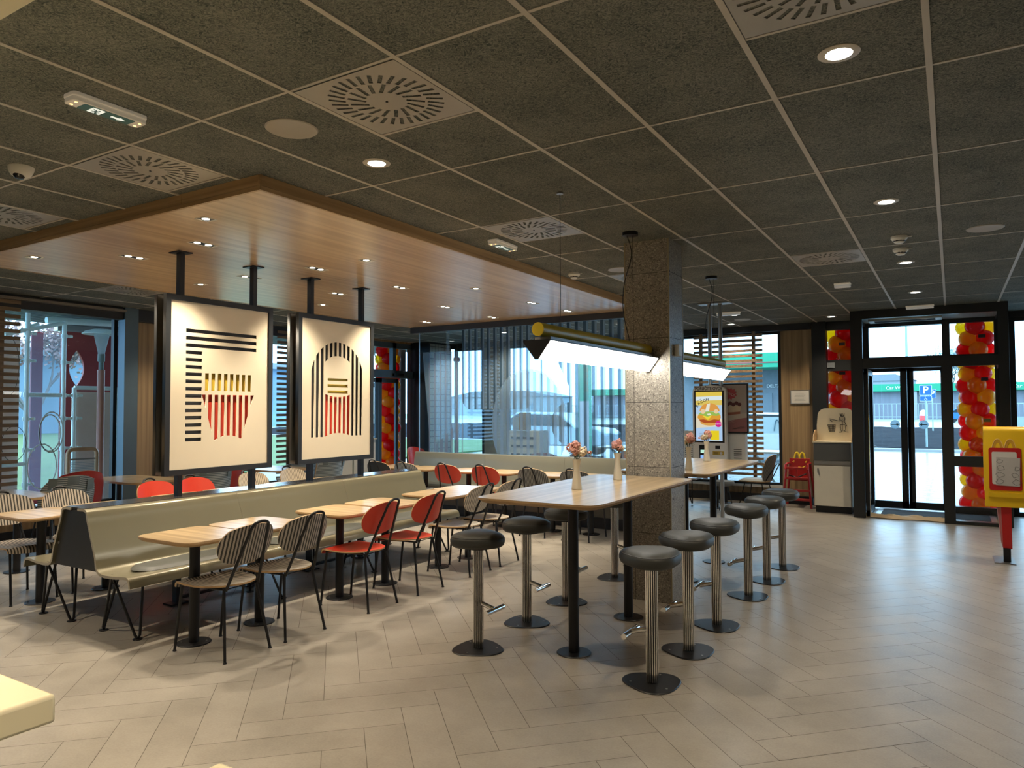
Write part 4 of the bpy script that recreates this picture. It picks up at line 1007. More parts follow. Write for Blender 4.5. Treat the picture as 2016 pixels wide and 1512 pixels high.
# ================================================================ SLATTED SCREENS
def slat_screen(lb, axis, pos, a0, a1, z0, z1, posts):
    t = thing('slat_screen', lb, 'slatted screen', (0, 0, 0), 0, 'wooden slat screens at the windows')
    g = G(); z = z0
    while z < z1:
        if axis == 'y': g.box(a0, pos-.012, z, a1, pos+.012, z+.044)
        else: g.box(pos-.012, a0, z, pos+.012, a1, z+.044)
        z += .0868
    g.build('slats', SLATW, t)
    for p in posts:
        (bx(p-.028, pos+.012, z0-.05, p+.028, pos+.05, z1+.03) if axis == 'y' else bx(pos-.05, p-.028, z0-.05, pos-.012, p+.028, z1+.03)).build('post', SLATW, t)
    return t
slat_screen('wooden slat screen behind the order kiosk at the rear window', 'y', 12.52, -3.87, -2.70, .44, 2.84, (-3.75, -2.85))
slat_screen('wooden slat screen cut by the left edge of the picture', 'x', -9.58, 1.9, 4.33, .42, 2.86, (2.6, 4.14))
slat_screen('narrow wooden slat screen seen between the two hanging posters', 'x', -9.58, 8.22, 9.2, .42, 2.86, (8.60,))
slat_screen('wooden slat screen seen through the glass partition', 'y', 12.52, -8.16, -7.86, 1.5, 2.85, (-8.0,))
# ================================================================ KIOSK
ks = thing('order_kiosk', 'self-order touch kiosk with lit burger screen hanging on two grey poles', 'kiosk')
KM = M('kiosk_shell', (.80, .80, .77), .4, .1)
for x, y in ((-2.725, 9.52), (-2.585, 9.52)):
    G().cyl((x, y, 0), (x, y, CZ), .026, 20).build('pole', ALU, ks)
bx(-2.86, 9.44, CZ-.02, -2.44, 9.62, CZ-.001).build('ceiling_plate', ALU, ks)
G().prism([(-2.93, .80), (-2.49, .80)]+[(x, z) for x, z in ((-2.49, 1.78), (-2.496, 1.815), (-2.515, 1.838), (-2.56, 1.855), (-2.64, 1.868), (-2.71, 1.872), (-2.78, 1.868), (-2.86, 1.855), (-2.905, 1.838), (-2.924, 1.815), (-2.93, 1.78))], 9.40, 9.49, 'y').build('housing', KM, ks, bevel=.006)
YK = 9.398
bx(-2.905, YK-.002, 1.125, -2.515, YK+.002, 1.802).build('bezel', BLK, ks)
scn = bx(-2.885, YK-.004, 1.147, -2.540, YK-.002, 1.785).build('screen', emis('screen_cream', (.80, .74, .58), .62), ks)
cb_ = lambda n_, c: emis(n_, c, .68)
def sx_(u): return -2.885+.345*u
def sz_(v): return 1.785-.638*v
def spoly(nm, pts, c, lay):
    G().prism([(sx_(u), sz_(v)) for u, v in pts], YK-.005-.0007*lay, YK-.0045-.0007*lay, 'y').build(nm, cb_('screen_'+nm, c), scn)
spoly('blue_field', [(0, .1), (1, .1), (1, .55), (0, .45)], (.45, .62, .80), 0)
spoly('yellow_band', [(0, 0), (1, 0), (1, .08), (0, .10)], (.75, .55, .08), 1)
spoly('white_band', [(0, .10), (1, .08), (1, .17), (0, .18)], (.70, .80, .82), 1)
spoly('yellow_band', [(0, .18), (1, .17), (1, .27), (.3, .28), (0, .27)], (.72, .55, .12), 1)
spoly('menu_field', [(0, .74), (1, .70), (1, 1), (0, 1)], (.42, .60, .85), 1)
spoly('menu_box', [(.55, .79), (.88, .79), (.88, .985), (.55, .985)], (.80, .62, .02), 2)
spoly('menu_burger', [(.30, .86), (.36, .80), (.50, .78), (.58, .82), (.56, .92), (.36, .94)], (.75, .30, .16), 3)
for k in range(4): spoly('menu_line', [(.12, .82+.03*k), (.3, .82+.03*k), (.3, .827+.03*k), (.12, .827+.03*k)], (.18, .25, .32), 2)
def ell(cx0, cy0, rx, ry_, a0=0, a1=360, n=28): return [(cx0+rx*math.cos(math.radians(a0+(a1-a0)*k/n)), cy0-ry_*math.sin(math.radians(a0+(a1-a0)*k/n))) for k in range(n+1)]
spoly('bun_bottom', [(.17, .60)]+ell(.53, .62, .36, .07, 180, 360)+[(.89, .60)], (.72, .36, .08), 2)
spoly('meat', [(.12, .55), (.3, .56), (.6, .555), (.92, .54), (.90, .60), (.7, .635), (.35, .64), (.16, .60)], (.42, .08, .02), 3)
spoly('crispy_filling', [(.06, .52), (.1, .47), (.3, .46), (.6, .45), (.94, .47), (.95, .53), (.88, .57), (.7, .56), (.5, .59), (.3, .56), (.12, .57)], (.72, .34, .04), 4)
spoly('cheese', [(.26, .49), (.62, .47), (.55, .53), (.46, .575), (.36, .53)], (.85, .68, .05), 5)
spoly('salad', [(.10, .46), (.2, .41), (.5, .40), (.85, .41), (.92, .46), (.8, .49), (.6, .48), (.45, .51), (.3, .48)], (.32, .50, .10), 6)
spoly('onion', [(.42, .45), (.55, .44), (.6, .47), (.48, .48)], (.80, .82, .66), 7)
spoly('bun_top', ell(.53, .40, .38, .17, 0, 180), (.72, .33, .07), 7)
spoly('bun_shine', ell(.28, .40, .09, .05), (.82, .60, .36), 8)
spoly('bun_shine', ell(.78, .40, .08, .045), (.82, .60, .36), 8)
spoly('paper_ribbon', [(.36, .40), (.44, .25), (.56, .232), (.51, .40)], (.80, .80, .68), 9)
spoly('badge', [(.86+(.125 if k % 2 else .11)*math.cos(k*math.pi/18), .655+(.068 if k % 2 else .06)*math.sin(k*math.pi/18)) for k in range(36)], (.62, .02, .25), 9)
text('badge_text', 'NOVO', .026, T(sx_(.86), YK-.0125, sz_(.655), 'y'), cb_('badge_white', (.9, .75, .85)), scn, .0003)
for i, ch in enumerate('BACON'):
    a = math.radians(56-11*i); u, v = (.055, .135, .235, .345, .455)[i], (.290, .243, .205, .178, .160)[i]
    text('title_letter', ch, .048, T(sx_(u), YK-.012, sz_(v), 'y') @ Matrix.Rotation(a, 4, 'Z'), TXTB, scn, .0004, bold=.0008)
text('small_title', 'McCrispy', .016, T(sx_(.14), YK-.012, sz_(.165), 'y') @ Matrix.Rotation(math.radians(32), 4, 'Z'), TXTB, scn, .0003)
text('header_text', 'PORUČITE OVDE', .054, T(-2.715, YK-.002, 1.826, 'y'), TXTB, ks, .001, bold=.001, shx=.86)
bx(-2.845, YK-.002, .90, -2.735, YK+.01, 1.09).build('terminal_recess', DARKIN, ks)
pt_ = bx(-2.83, YK-.035, .87, -2.755, YK-.002, 1.06).build('card_terminal', BLK, ks, bevel=.006)
bx(-2.818, YK-.037, .99, -2.767, YK-.035, 1.03).build('display', emis('terminal_screen', (.45, .75, .6), .8), pt_); bx(-2.82, YK-.037, .89, -2.765, YK-.035, .96).build('keypad', emis('terminal_keys', (.25, .45, .85), .8), pt_)
bx(-2.635, YK-.003, 1.045, -2.575, YK+.002, 1.085).build('scanner', BLK, ks)
lb_ = bx(-2.67, YK-.004, .965, -2.525, YK+.002, 1.015).build('label_strip', M('ochre_label', (.50, .33, .04), .5), ks)
G().prism(circ(.017, 20, -2.56, .99), YK-.0055, YK-.0042, 'y').build('label_icon', PAPER, lb_)
bx(-2.655, YK-.0055, .995, -2.60, YK-.0042, 1.0).build('label_line', TXTB, lb_); bx(-2.655, YK-.0055, .98, -2.60, YK-.0042, .985).build('label_line', TXTB, lb_)
rk = thing('rear_kiosk', 'back-to-back grey kiosk body seen behind and beside the order kiosk', 'kiosk')
bx(-3.12, 9.60, .82, -2.30, 9.72, 1.27).build('housing', KM, rk, bevel=.008)
g = G(); [g.box(x0, 9.596, .86+.028*k, x0+.10, 9.6005, .868+.028*k) for k in range(7) for x0 in (-2.45, -3.1)]; g.build('vent_slots', DARKIN, rk)
ps = thing('promo_poster', 'black framed cake poster with red star beside the kiosk', 'poster')
bx(-2.76, 9.54, 1.243, -2.245, 9.575, 1.893).build('frame', BLK, ps)
YQ = 9.538
pq = bx(-2.74, YQ, 1.265, -2.262, YQ+.002, 1.875).build('sheet', M('poster_greige', (.40, .35, .32), .5), ps)
def qp(nm, pts, c, lay): G().prism([(-2.56+.298*u, 1.875-.61*v) for u, v in pts], YQ-.001-.0007*lay, YQ-.0004-.0007*lay, 'y').build(nm, M('poster_'+nm, c, .5), pq)
qp('plum_base', [(-.55, .78), (0, .77), (1, .70), (1, 1), (-.55, 1)], (.30, .12, .12), 0)
qp('plate', [(-.55, .66), (.1, .66), (1, .60), (1, .69), (.3, .76), (-.55, .76)], (.48, .42, .36), 1)
qp('cake_crust', [(-.5, .60), (.72, .55), (.72, .62), (-.4, .68)], (.30, .10, .06), 2)
qp('cake_cream', [(-.5, .44), (.75, .44), (.72, .57), (-.5, .62)], (.58, .47, .33), 3)
for k in range(9): qp('berry', ell(-.35+.13*k, .42-.03*(k % 2), .085, .04, n=12), (.09, .015, .02), 4)
qp('star', [(.27+(.34 if k % 2 else .25)*math.cos(k*math.pi/12), .19+(.135 if k % 2 else .10)*math.sin(k*math.pi/12)) for k in range(24)], (.42, .06, .08), 5)
text('star_text', 'NOVO!', .042, T(-2.56+.298*.27, YQ-.006, 1.875-.61*.19, 'y') @ Matrix.Rotation(-.35, 4, 'Z'), PAPER, pq, .0004)
text('foot_text', 'OLAC', .038, T(-2.47, YQ-.004, 1.40, 'y'), M('foot_ink', (.42, .25, .24), .5), pq, .0004)
g = G(); [g.tube([(-2.45+.012*k, YQ-.004, 1.30), (-2.30+.008*k, YQ-.004, 1.34-.012*k)], .0025, 6) for k in range(3)]; g.build('fork', M('fork_dark', (.10, .05, .05), .4), pq)
# ================================================================ WASTE STATION AND ENTRANCE THINGS
wb2 = thing('waste_station', 'tall waste bin cabinet with white door and litter picture board beside the entrance frame', 'waste bin', (0, 0, 0))
YW = 11.75
X0, X1 = -1.82, -1.27
bx(X0+.012, YW, .10, X1-.012, YW+.42, 1.045).build('cabinet', M('taupe_side', (.34, .31, .26), .5), wb2)
bx(X0+.03, YW+.03, 0, X1-.03, YW+.40, .10).build('plinth', BLK, wb2)
dr = bx(X0+.02, YW-.018, .105, X1-.03, YW, .70).build('door', WHT, wb2, bevel=.002)
G().prism([(-1.755, .66), (-1.735, .66), (-1.72, .58), (-1.715, .52), (-1.735, .56), (-1.755, .60)], YW-.0205, YW-.0185, 'y').build('handle', STL, dr)
bx(X0+.015, YW-.012, .725, X1-.025, YW, .775).build('steel_rail', STL, wb2)
bx(X0+.02, YW-.010, .785, X1-.03, YW+.01, 1.04).build('flap', M('flap_grey', (.11, .115, .115), .4, .3), wb2, bevel=.003)
bx(X0, YW-.02, 1.045, X1, YW+.42, 1.065).build('top_shelf', BOARD, wb2)
G().prism([(-1.80, 1.065), (-1.28, 1.065), (-1.28, 1.42)]+[(-1.385+.105*math.cos(math.radians(a)), 1.46+.105*math.sin(math.radians(a))) for a in range(0, 91, 10)]+[(-1.665+.12*math.cos(math.radians(a)), 1.445+.12*math.sin(math.radians(a))) for a in range(90, 181, 10)]+[(-1.80, 1.30)], YW+.30, YW+.315, 'y').build('picture_board', BOARD, wb2).name
for x in (-1.818, -1.288):
    G().prism([(YW, 1.065), (YW+.30, 1.065), (YW+.30, 1.235), (YW+.22, 1.235), (YW+.12, 1.205), (YW+.04, 1.14)], x, x+.015, 'x').build('cheek', OAKE, wb2)
YD = YW+.296
def dz(px_, pz_): return (-1.815+.565*(px_-352)/300, 1.10+.45*(1240-pz_)/240)   # drawing grid taken over the board
def line(g, pts, r=.0038): g.tube([(dz(*p)[0], YD, dz(*p)[1]) for p in pts], r, 6)
g = G()
line(g, [(553+22*math.cos(a*.449), 1078+19*math.sin(a*.449)) for a in range(15)])
for a, b_ in (((545, 1058), (535, 1036)), ((550, 1057), (546, 1034)), ((555, 1057), (558, 1034)), ((560, 1058), (570, 1036)), ((548, 1057), (540, 1040)), ((540, 1075), (541, 1078)), ((560, 1075), (561, 1078))): line(g, [a, b_], .003)
line(g, [(540, 1085), (548, 1090), (558, 1085)], .003); line(g, [(545, 1095), (530, 1096), (495, 1088), (460, 1077)]); line(g, [(553, 1098), (553, 1175)]); line(g, [(566, 1095), (588, 1140)])
line(g, [(538, 1128), (575, 1128), (578, 1170), (540, 1172), (538, 1128)]); line(g, [(545, 1172), (545, 1186), (530, 1188)]); line(g, [(568, 1172), (575, 1184), (598, 1186)])
line(g, [(462, 1088), (470, 1092), (480, 1102), (466, 1096)], .005)
g.build('stick_figure', TXTB, wb2)
g = G(); line(g, [(444, 1128), (502, 1128), (494, 1186), (456, 1186), (444, 1128)]); line(g, [(446, 1142), (500, 1142)], .003); line(g, [(449, 1158), (498, 1158)], .003); line(g, [(452, 1172), (496, 1172)], .003)
[line(g, [(444+58*q, 1128), (456+38*q, 1186)], .003) for q in (.2, .4, .6, .8)]; g.build('basket_drawing', TXTB, wb2)
# second, double waste station by the left wall
w3 = thing('waste_station', 'grey double waste cabinet with rounded white board by the left wall between the posters', 'waste bin')
bx(-9.62, 8.95, 0, -9.15, 10.15, 1.02).build('cabinet', M('bin_grey', (.42, .43, .41), .4), w3)
for y in (8.97, 9.57): bx(-9.15, y, .1, -9.135, y+.56, .96).build('door', WHT, w3)
bx(-9.64, 8.93, 1.02, -9.12, 10.17, 1.04).build('top_shelf', BOARD, w3)
G().prism([(8.95, 1.04), (9.55, 1.04), (9.55, 1.52), (9.5, 1.56), (9.0, 1.56), (8.95, 1.50)], -9.60, -9.585, 'x').build('picture_board', BOARD, w3)
# high chair
hc = thing('high_chair', 'red wooden child high chair with yellow arches against the wood panel', 'high chair', (-2.12, 12.30, 0), 0)
for s_ in (-1, 1):
    for y0, y1 in ((-.14, -.20), (.14, .20)):
        G().tube([(s_*.155, y0, .66), (s_*.215, y1, 0)], .018, 8).build('leg', REDH, hc)
    G().tube([(s_*.165, -.20, .60), (s_*.165, -.17, .665), (s_*.155, -.1, .68), (s_*.155, .16, .68)], .018, 8).build('armrest', REDH, hc)
for z, w_, nm in ((.62, .155, 'front_rail'), (.46, .17, 'front_rail'), (.27, .19, 'front_rail'), (.13, .2, 'front_rail')):
    bx(-w_, -.21+(.62-z)*-.0, z-.018, w_, -.185, z+.018).build(nm, REDH, hc, bevel=.004)
bx(-.155, .10, .40, .155, .12, .76).build('backrest', REDH, hc, bevel=.006); bx(-.16, -.18, .44, .16, .12, .46).build('seat', REDH, hc)
bx(-.012, -.19, .46, .012, -.175, .62).build('crotch_bar', REDH, hc)
g = G(); g.tube([(-.13, -.1, .50), (0, -.17, .47), (.13, -.1, .53)], .012, 6); g.build('strap', BLK, hc)
g = G()
for pl in arches(.16, .095, .02): g.tube([(x, .11, .755+z) for x, z in pl], .014, 10)
g.build('yellow_arches', YELL, hc)
g = G(); g.tube([(-.02, .098, .62), (.04, .098, .61), (.09, .098, .64)], .006, 6); g.tube([(-.11, .098, .70), (-.08, .098, .72), (-.09, .098, .69)], .005, 6); g.tube([(.11, .098, .72), (.08, .098, .70), (.10, .098, .69)], .005, 6); g.build('smile_print', YELL, hc)
# notice on wood panel
nt_ = thing('wall_notice', 'small white framed notice on the wood panel above the high chair', 'notice')
bx(-2.285, YB-.078, 1.635, -1.985, YB-.06, 1.865).build('frame', ALU, nt_); sh = bx(-2.272, YB-.080, 1.648, -1.998, YB-.078, 1.852).build('sheet', PAPER, nt_)
g = G(); [g.box(-2.22+.01*(k % 3), YB-.082, 1.69+.022*k, -2.05-.02*(k % 2), YB-.0805, 1.694+.022*k) for k in range(6)]; g.build('printed_lines', M('grey_ink', (.25, .25, .25), .6), sh)
# mat and crumpled cloth
mt_ = thing('entrance_mat', 'grey ribbed floor mat with pale metal edge inside the entrance', 'floor mat')
bx(-1.0, 11.85, .0, .50, 12.60, .006).build('edge', ALU, mt_); bx(-.93, 11.90, .006, .43, 12.55, .009).build('mat_field', M('mat_grey', (.10, .10, .10), .9, bump=.6, bscale=120, stretch=(1, 12, 1)), mt_)
def cloth(u, v):
    x = -.60+u*.52; y = 11.60+v*.07+.03*math.sin(u*5+v); return (x, y, .008+(1-v*v)*(.016+.030*abs(math.sin(u*6.3+v*2.4))+.016*abs(math.cos(u*11+v*3))))
tag(G().sheet(cloth, 60, 8, .006).build('rolled_cloth', M('tan_cloth', (.72, .58, .40), .85, bump=.3), ang=80), 'crumpled tan cloth lying along the entrance threshold', 'cloth')
# yellow leaflet stand
st = thing('leaflet_stand', 'yellow leaflet stand with colouring sheets on a red post near the right edge', 'stand', (0, 0, 0))
YL = 8.87
G().prism([(YL+.22, .70), (YL+.22, 1.33), (YL+.20, 1.36), (YL+.16, 1.372), (YL+.06, 1.372), (YL+.02, 1.362), (YL-.0, 1.33), (YL-.0, .56), (YL+.012, .56), (YL+.012, 1.325), (YL+.03, 1.35), (YL+.06, 1.36), (YL+.16, 1.36), (YL+.19, 1.35), (YL+.208, 1.325), (YL+.208, .70)], .268, .628, 'x').build('curved_panel', YELS, st, ang=50)
bx(.30, YL-.022, .66, .60, YL, .705).build('ledge', YELS, st)
G().prism(rr(.275, .43, .02, 4, .447, .945), YL-.006, YL, 'y').build('red_tray', REDS, st)
G().prism(rr(.21, .33, .015, 4, .44, .955), YL-.010, YL-.006, 'y').build('leaflet', PAPER, st)
sh = bx(.345, YL-.014, .79, .545, YL-.010, 1.075).build('colouring_sheet', M('sheet_grey', (.48, .46, .44), .7), st)
sh.rotation_euler = (0, math.radians(1.5), 0)
g = G(); rq = random.Random(5)
for k in range(7):
    cx0, cz0, r0 = .375+.14*(k % 2)+rq.uniform(-.01, .01), .83+.065*(k//2)*1.05, rq.uniform(.022, .034)
    g.tube([(cx0+r0*(1+.25*math.sin(4*a*.42+k))*math.cos(a*.42), YL-.0155, cz0+r0*.8*(1+.2*math.cos(3*a*.42))*math.sin(a*.42)) for a in range(15)], .0012, 4, closed=True)
g.build('line_drawing', M('drawing_ink', (.10, .10, .10), .6), sh)
am = G()
for pl in arches(.21, .105, .02): am.tube([(.44+x, YL-.003, 1.145+z) for x, z in pl], .003, 6)
am.build('arches_outline', M('arches_line', (.85, .60, .22), .5), st)
am = G()
for s_ in (-1, 1):
    c0 = .44+s_*.0525
    pts = [(c0+.05*math.cos(math.radians(a)), 1.145+.1*math.sin(math.radians(a))) for a in range(0, 181, 15)]+[(c0+.022*math.cos(math.radians(a)), 1.145+.065*math.sin(math.radians(a))) for a in range(180, -1, -15)]
    am.prism(pts, YL-.002, YL-.0005, 'y')
am.build('arches_fill', M('arches_orange', (.62, .33, .03), .5), st)
G().prism([(.405, .56), (.492, .56), (.492, .14), (.415, .14)], YL+.03, YL+.07, 'y').build('post', REDS, st)
G().prism([(.372, .56), (.405, .56), (.415, .14), (.40, .20)], YL+.035, YL+.20, 'y').build('post_side', M('pale_red_side', (.45, .16, .16), .4), st)
bx(.415, YL+.02, .008, .478, YL+.07, .145).build('foot_post', BLK, st)
bx(.335, YL-.07, 0, .515, YL+.33, .008).build('base_plate', STL, st)
# ================================================================ REAR CORNER BEYOND THE COLUMN
for x, y, lb in ((-3.20, 11.45, 'small oak table beyond the kiosk, base visible below the far bar table'), (-3.25, 12.15, 'oak table at the rear window beside the grey cushioned chair')):
    table(x, y, 0, lb, 'tables at the rear window')
ch = thing('cushioned_chair', 'grey shell chair with light cushion at the rear window beside the high chair', 'chair', (-2.62, 11.62, 0), math.radians(80))
def back(u, v):
    x, z = sq(u, v, .7); x *= .22; z = .64+z*.215; return (-x, -.20-.22*(z-.45)+1.0*x*x, z)
G().sheet(back, 18, 14, -.012, 0, 1, 0).build('backrest', [MESHM, OAKE], ch, ang=50)
G().sheet(lambda u, v: ((sq(u, v, .4)[0])*.215, sq(u, v, .4)[1]*.22+.02, .45), 12, 12, .012, 0, 1, 0).build('seat', [MESHM, OAKE], ch)
G().sheet(lambda u, v: ((sq(u, v, .4)[0])*.20, sq(u, v, .4)[1]*.205+.02, .452+.03*(max(0, 1-abs(u)**6)*max(0, 1-abs(v)**6))**.4), 12, 12, .004).build('cushion', M('pale_cushion', (.22, .25, .26), .5), ch, ang=60)
G().tube([(-.12, -.17, .43), (-.06, -.34, .72), (.06, -.34, .72), (.12, -.17, .43)], .008, 8).build('back_frame', BLK, ch)
for sx0 in (-1, 1):
    for sy0 in (-1, 1): G().tube([(sx0*.13, sy0*.13, .44), (sx0*.2, sy0*.22, .003)], .008, 8).build('leg', BLK, ch)
pb = thing('rear_bench', 'pale padded bench end on hairpin legs seen between column and far bar table', 'bench', (0, 0, 0))
bx(-4.6, 11.35, .43, -3.50, 11.85, .46).build('seat', M('pale_pink_seat', (.42, .36, .38), .4), pb, bevel=.008)
bx(-4.6, 11.25, .46, -3.9, 11.33, .85).build('backrest', BENCHG, pb, bevel=.008)
for x in (-3.66, -4.4): G().tube([(x-.1, 11.6, .43), (x-.006, 11.66, .02), (x+.006, 11.66, .02), (x+.02, 11.6, .43)], .009, 8).build('hairpin_leg', BLK, pb)
ls = thing('low_stool', 'low round grey stool behind the leg of the far bar table', 'stool', (-3.0, 11.05, 0))
G().lathe([(.12, .40), (.17, .41), (.18, .44), (.17, .47), (.10, .478)], 30).build('seat', M('stool_grey', (.10, .11, .115), .5), ls)
for a in range(3): G().tube([(.08*math.cos(a*2.1), .08*math.sin(a*2.1), .40), (.17*math.cos(a*2.1), .17*math.sin(a*2.1), .003)], .008, 8).build('leg', BLK, ls)
# things seen through the partition
for x, y, rz, lb in ((-8.2, 10.4, -90, 'red shell chair seen through the left end of the partition'), (-5.6, 10.3, 10, 'red shell chair seen through the middle of the partition'), (-4.95, 10.5, -10, 'red shell chair seen through the partition right of the middle')):
    o = copy_tree(sb); o.location = (x, y, 0); o.rotation_euler = (0, 0, math.radians(rz)); tag(o, lb, 'chair', 'red shell chairs behind the partition')
for x, y, lb in ((-4.55, 10.9, 'white topped table behind the partition with an orange box on it'), (-7.4, 10.9, 'oak table behind the left part of the partition')):
    t = thing('window_table', lb, 'table', (x, y, 0)); G().prism(squircle(.5, .33, 6), .70, .73, 'z').build('tabletop', WHT if x > -5 else OAKT, t); G().lathe([(.15, 0), (.15, .008), (.034, .01), (.034, .70)], 24).build('leg', BLK, t)
t = thing('orange_box', 'small orange box on the white table behind the partition', 'box', (-4.52, 10.9, .73)); bx(-.09, -.06, 0, .09, .06, .10).build('box', M('orange_card', (.75, .25, .08), .5), t); G().prism([(-.06, .10), (.06, .10), (.03, .16), (-.03, .16)], -.03, .03, 'y').build('lid', M('orange_card_lid', (.80, .42, .2), .5), t)
tray = thing('tray_rack', 'white tray rack with papers behind the partition', 'rack', (-7.1, 12.1, 0)); bx(-.35, -.02, 0, .35, .35, 1.15).build('cabinet', WHT, tray)
g = G(); [g.box(-.28, -.03, .35+.16*k, .28, -.02, .39+.16*k) for k in range(5)]; g.build('shelf_slot', DARKW, tray); bx(-.05, -.1, 1.16, .10, .1, 1.5).build('wood_stand', OAKE, tray); bx(-.22, -.05, 1.16, -.06, .1, 1.42).build('paper_stack', M('blue_white_paper', (.55, .68, .78), .5), tray)
t = thing('fire_alarm', 'red round fire alarm near the ceiling behind the partition', 'alarm', (-8.95, 12.45, 2.62)); G().lathe([(.05, -.05), (.07, -.03), (.07, .03), (.05, .05)], 20).build('body', M('alarm_red', (.45, .01, .01), .4), t); G().cyl((0, 0, .05), (0, 0, .34), .008, 8).build('stem', BLK, t)
t = thing('standing_figure_board', 'dark tall rounded board silhouette outside behind the right stripes', 'board', (-5.0, 13.6, 0)); G().prism(rr(.42, 1.3, .10, 6, 0, 1.0), -.03, .03, 'y').build('panel', M('board_dark', (.05, .07, .08), .6), t); bx(-.05, -.05, 0, .05, .05, .4).build('foot', BLK, t)
t = thing('wall_switch', 'white alarm call point on the dark corner post by the balloon door', 'switch', (-9.675, 12.2, 0)); bx(0, -.04, 1.62, .02, .04, 1.72).build('white_plate', WHT, t); bx(0, -.04, 1.22, .03, .04, 1.32).build('red_plate', REDS, t)
# ================================================================ COUNTER BY THE CAMERA
ct = thing('order_counter', 'cream counter slab jutting in at the lower left corner', 'counter')
bx(-3.2, -.2, .942, -1.562, .787, 1.0).build('slab', CRM, ct, bevel=.008); bx(-3.1, -.15, 0, -1.75, .62, .942).build('body', WALLP, ct)
ct = thing('order_counter', 'small cream counter corner at the bottom edge left of centre', 'counter')
bx(-1.036, -.2, .942, .1, .778, 1.0).build('slab', CRM, ct, bevel=.008)
bx(-.95, -.15, 0, .05, .62, .942).build('body', WALLP, ct)
bh = thing('counter_bulkhead', 'cream bulkhead corner at the top left above the counter', 'bulkhead')
bx(-4.6, -1.0, 2.5, -1.45, .81, CZ-.006).build('box', CRM, bh, bevel=.004)
for x, y in ((-3.0, .30), (-2.45, .05), (-3.6, .45)):
    q_ = copy_tree(d0b, (x, y, 2.498), 0, 'unseen added downlight under the cream bulkhead above the counter, '+('middle', 'right hand', 'left hand')[int(abs(x*2)) % 3] + ' one', 'round ceiling downlights')  # out of view, added to light the counter and bounce onto the bulkhead
# ================================================================ BALLOON COLUMNS
def balloon(ci):
    k = .115; pr = [(.012, -k*1.32), (.006, -k*1.24), (.012, -k*1.19), (.05, -k*.98), (.085, -k*.62), (.107, -k*.2), (.113, k*.15), (.10, k*.55), (.07, k*.86), (.03, k*1.02), (.002, k*1.05)]
    return G().lathe([(r*1.06, z) for r, z in pr], 20).build('balloon', BAL[ci], ang=80)
BP = [None]*4
CN = ['red', 'yellow', 'dark red', 'orange']
def bcol(x, y, z0, n, place, grp, seed):
    q = random.Random(seed)
    for l_ in range(n):
        for j in range(4):
            ci = (0, 1, 2, 3)[(j+l_//1*1) % 4] if (l_//2) % 2 == 0 else (2, 3, 0, 1)[(j+l_) % 4]
            if BP[ci] is None: BP[ci] = balloon(ci); o = BP[ci]
            else: o = BP[ci].copy(); COL.objects.link(o)
            a = j*math.pi/2+l_*.62+q.uniform(-.1, .1)
            d = Vector((math.cos(a), math.sin(a), q.uniform(-.12, .12))).normalized()
            o.location = (x+d.x*(.17 if seed == 1 else .145), y+d.y*.145, z0+l_*.178)
            o.rotation_euler = d.to_track_quat('Z', 'Y').to_euler(); s_ = q.uniform(.98, 1.12)*(1.22 if seed == 1 else 1); o.scale = (s_, s_, s_)
            tag(o, '%s balloon in the balloon column outside %s' % (CN[ci], place), 'balloon', '%s balloons in the column outside %s' % (CN[ci], place))
bcol(-1.47, 13.03, .12, 16, 'the narrow pane left of the entrance', 0, 1)
bcol(.33, 13.02, .12, 16, 'the right pane of the entrance', 0, 2)
bcol(-10.08, 11.55, .12, 16, 'the left wall door', 0, 3)
g = G(); g.cyl((-10.08, 11.55, -.02), (-10.08, 11.55, 2.95), .012, 8)
for x, z in ((-1.53, 2.53), (-1.55, 2.0)): pass
tag(bx(-10.2, 12.0, 0, -10.1, 12.16, 2.95).build('wooden_post', M('brown_post', (.12, .05, .02), .5)), 'brown wooden post outside the balloon door', 'post')
TAPE = M('dark_tape', (.04, .04, .04), .6)
for i, (x, z) in enumerate(((-1.50, 2.60), (-1.50, 2.13), (.40, 2.63), (.42, 1.99), (.44, 1.38))):
    tag(bx(x-.045, YB+.055-.05*(x < -1), z-.025, x+.045, YB+.058-.05*(x < -1), z+.025).build('tape_patch', TAPE), ['dark tape patch on the upper left sidelight', 'dark tape patch at the top of the lower left sidelight', 'dark tape patch on the upper right pane', 'dark tape patch high on the right entrance pane', 'dark tape patch low on the right entrance pane'][i], 'tape')
# ================================================================ OUTSIDE
PAVE = brickm('pavement_slabs', (.50, .52, .52), (.32, .34, .34), .6, .3, .5, .25)
def pave_mat():
    m, n, p, out = _mat('pavement'); L = n.links.new
    tc = n.nodes.new('ShaderNodeTexCoord'); t = n.nodes.new('ShaderNodeTexBrick'); t.inputs['Scale'].default_value = 1; t.inputs['Brick Width'].default_value = .8; t.inputs['Row Height'].default_value = .4
    t.inputs['Mortar Size'].default_value = .02; t.inputs['Color1'].default_value = (.30, .31, .30, 1); t.inputs['Color2'].default_value = (.25, .26, .26, 1); t.inputs['Mortar'].default_value = (.15, .16, .16, 1)
    L(tc.outputs['Object'], t.inputs[0]); L(t.outputs['Color'], p.inputs['Base Color']); p.inputs['Roughness'].default_value = .22; return m
def slab(nm, x0, y0, x1, y1, z, m): return struct(bx(x0, y0, z-.15, x1, y1, z).build(nm, m))
slab('pavement', -60, YB+.26, 60, 30, -.03, pave_mat())
slab('pavement', -60, -12, XL-.42, YB+.26, -.03, M('terrace', (0.218, 0.198, 0.187), .5))
slab('kerb', -60, 30, 60, 30.4, .06, M('kerb_stone', (0.312, 0.322, 0.322), .7))
def gravel(u, v):
    x, y = u*45, 46+v*15.5
    return (x, y, .06+.16*(1-v*v)+.05*math.sin(x*1.7+y)*math.cos(y*2.1)+R.uniform(-.03, .03))
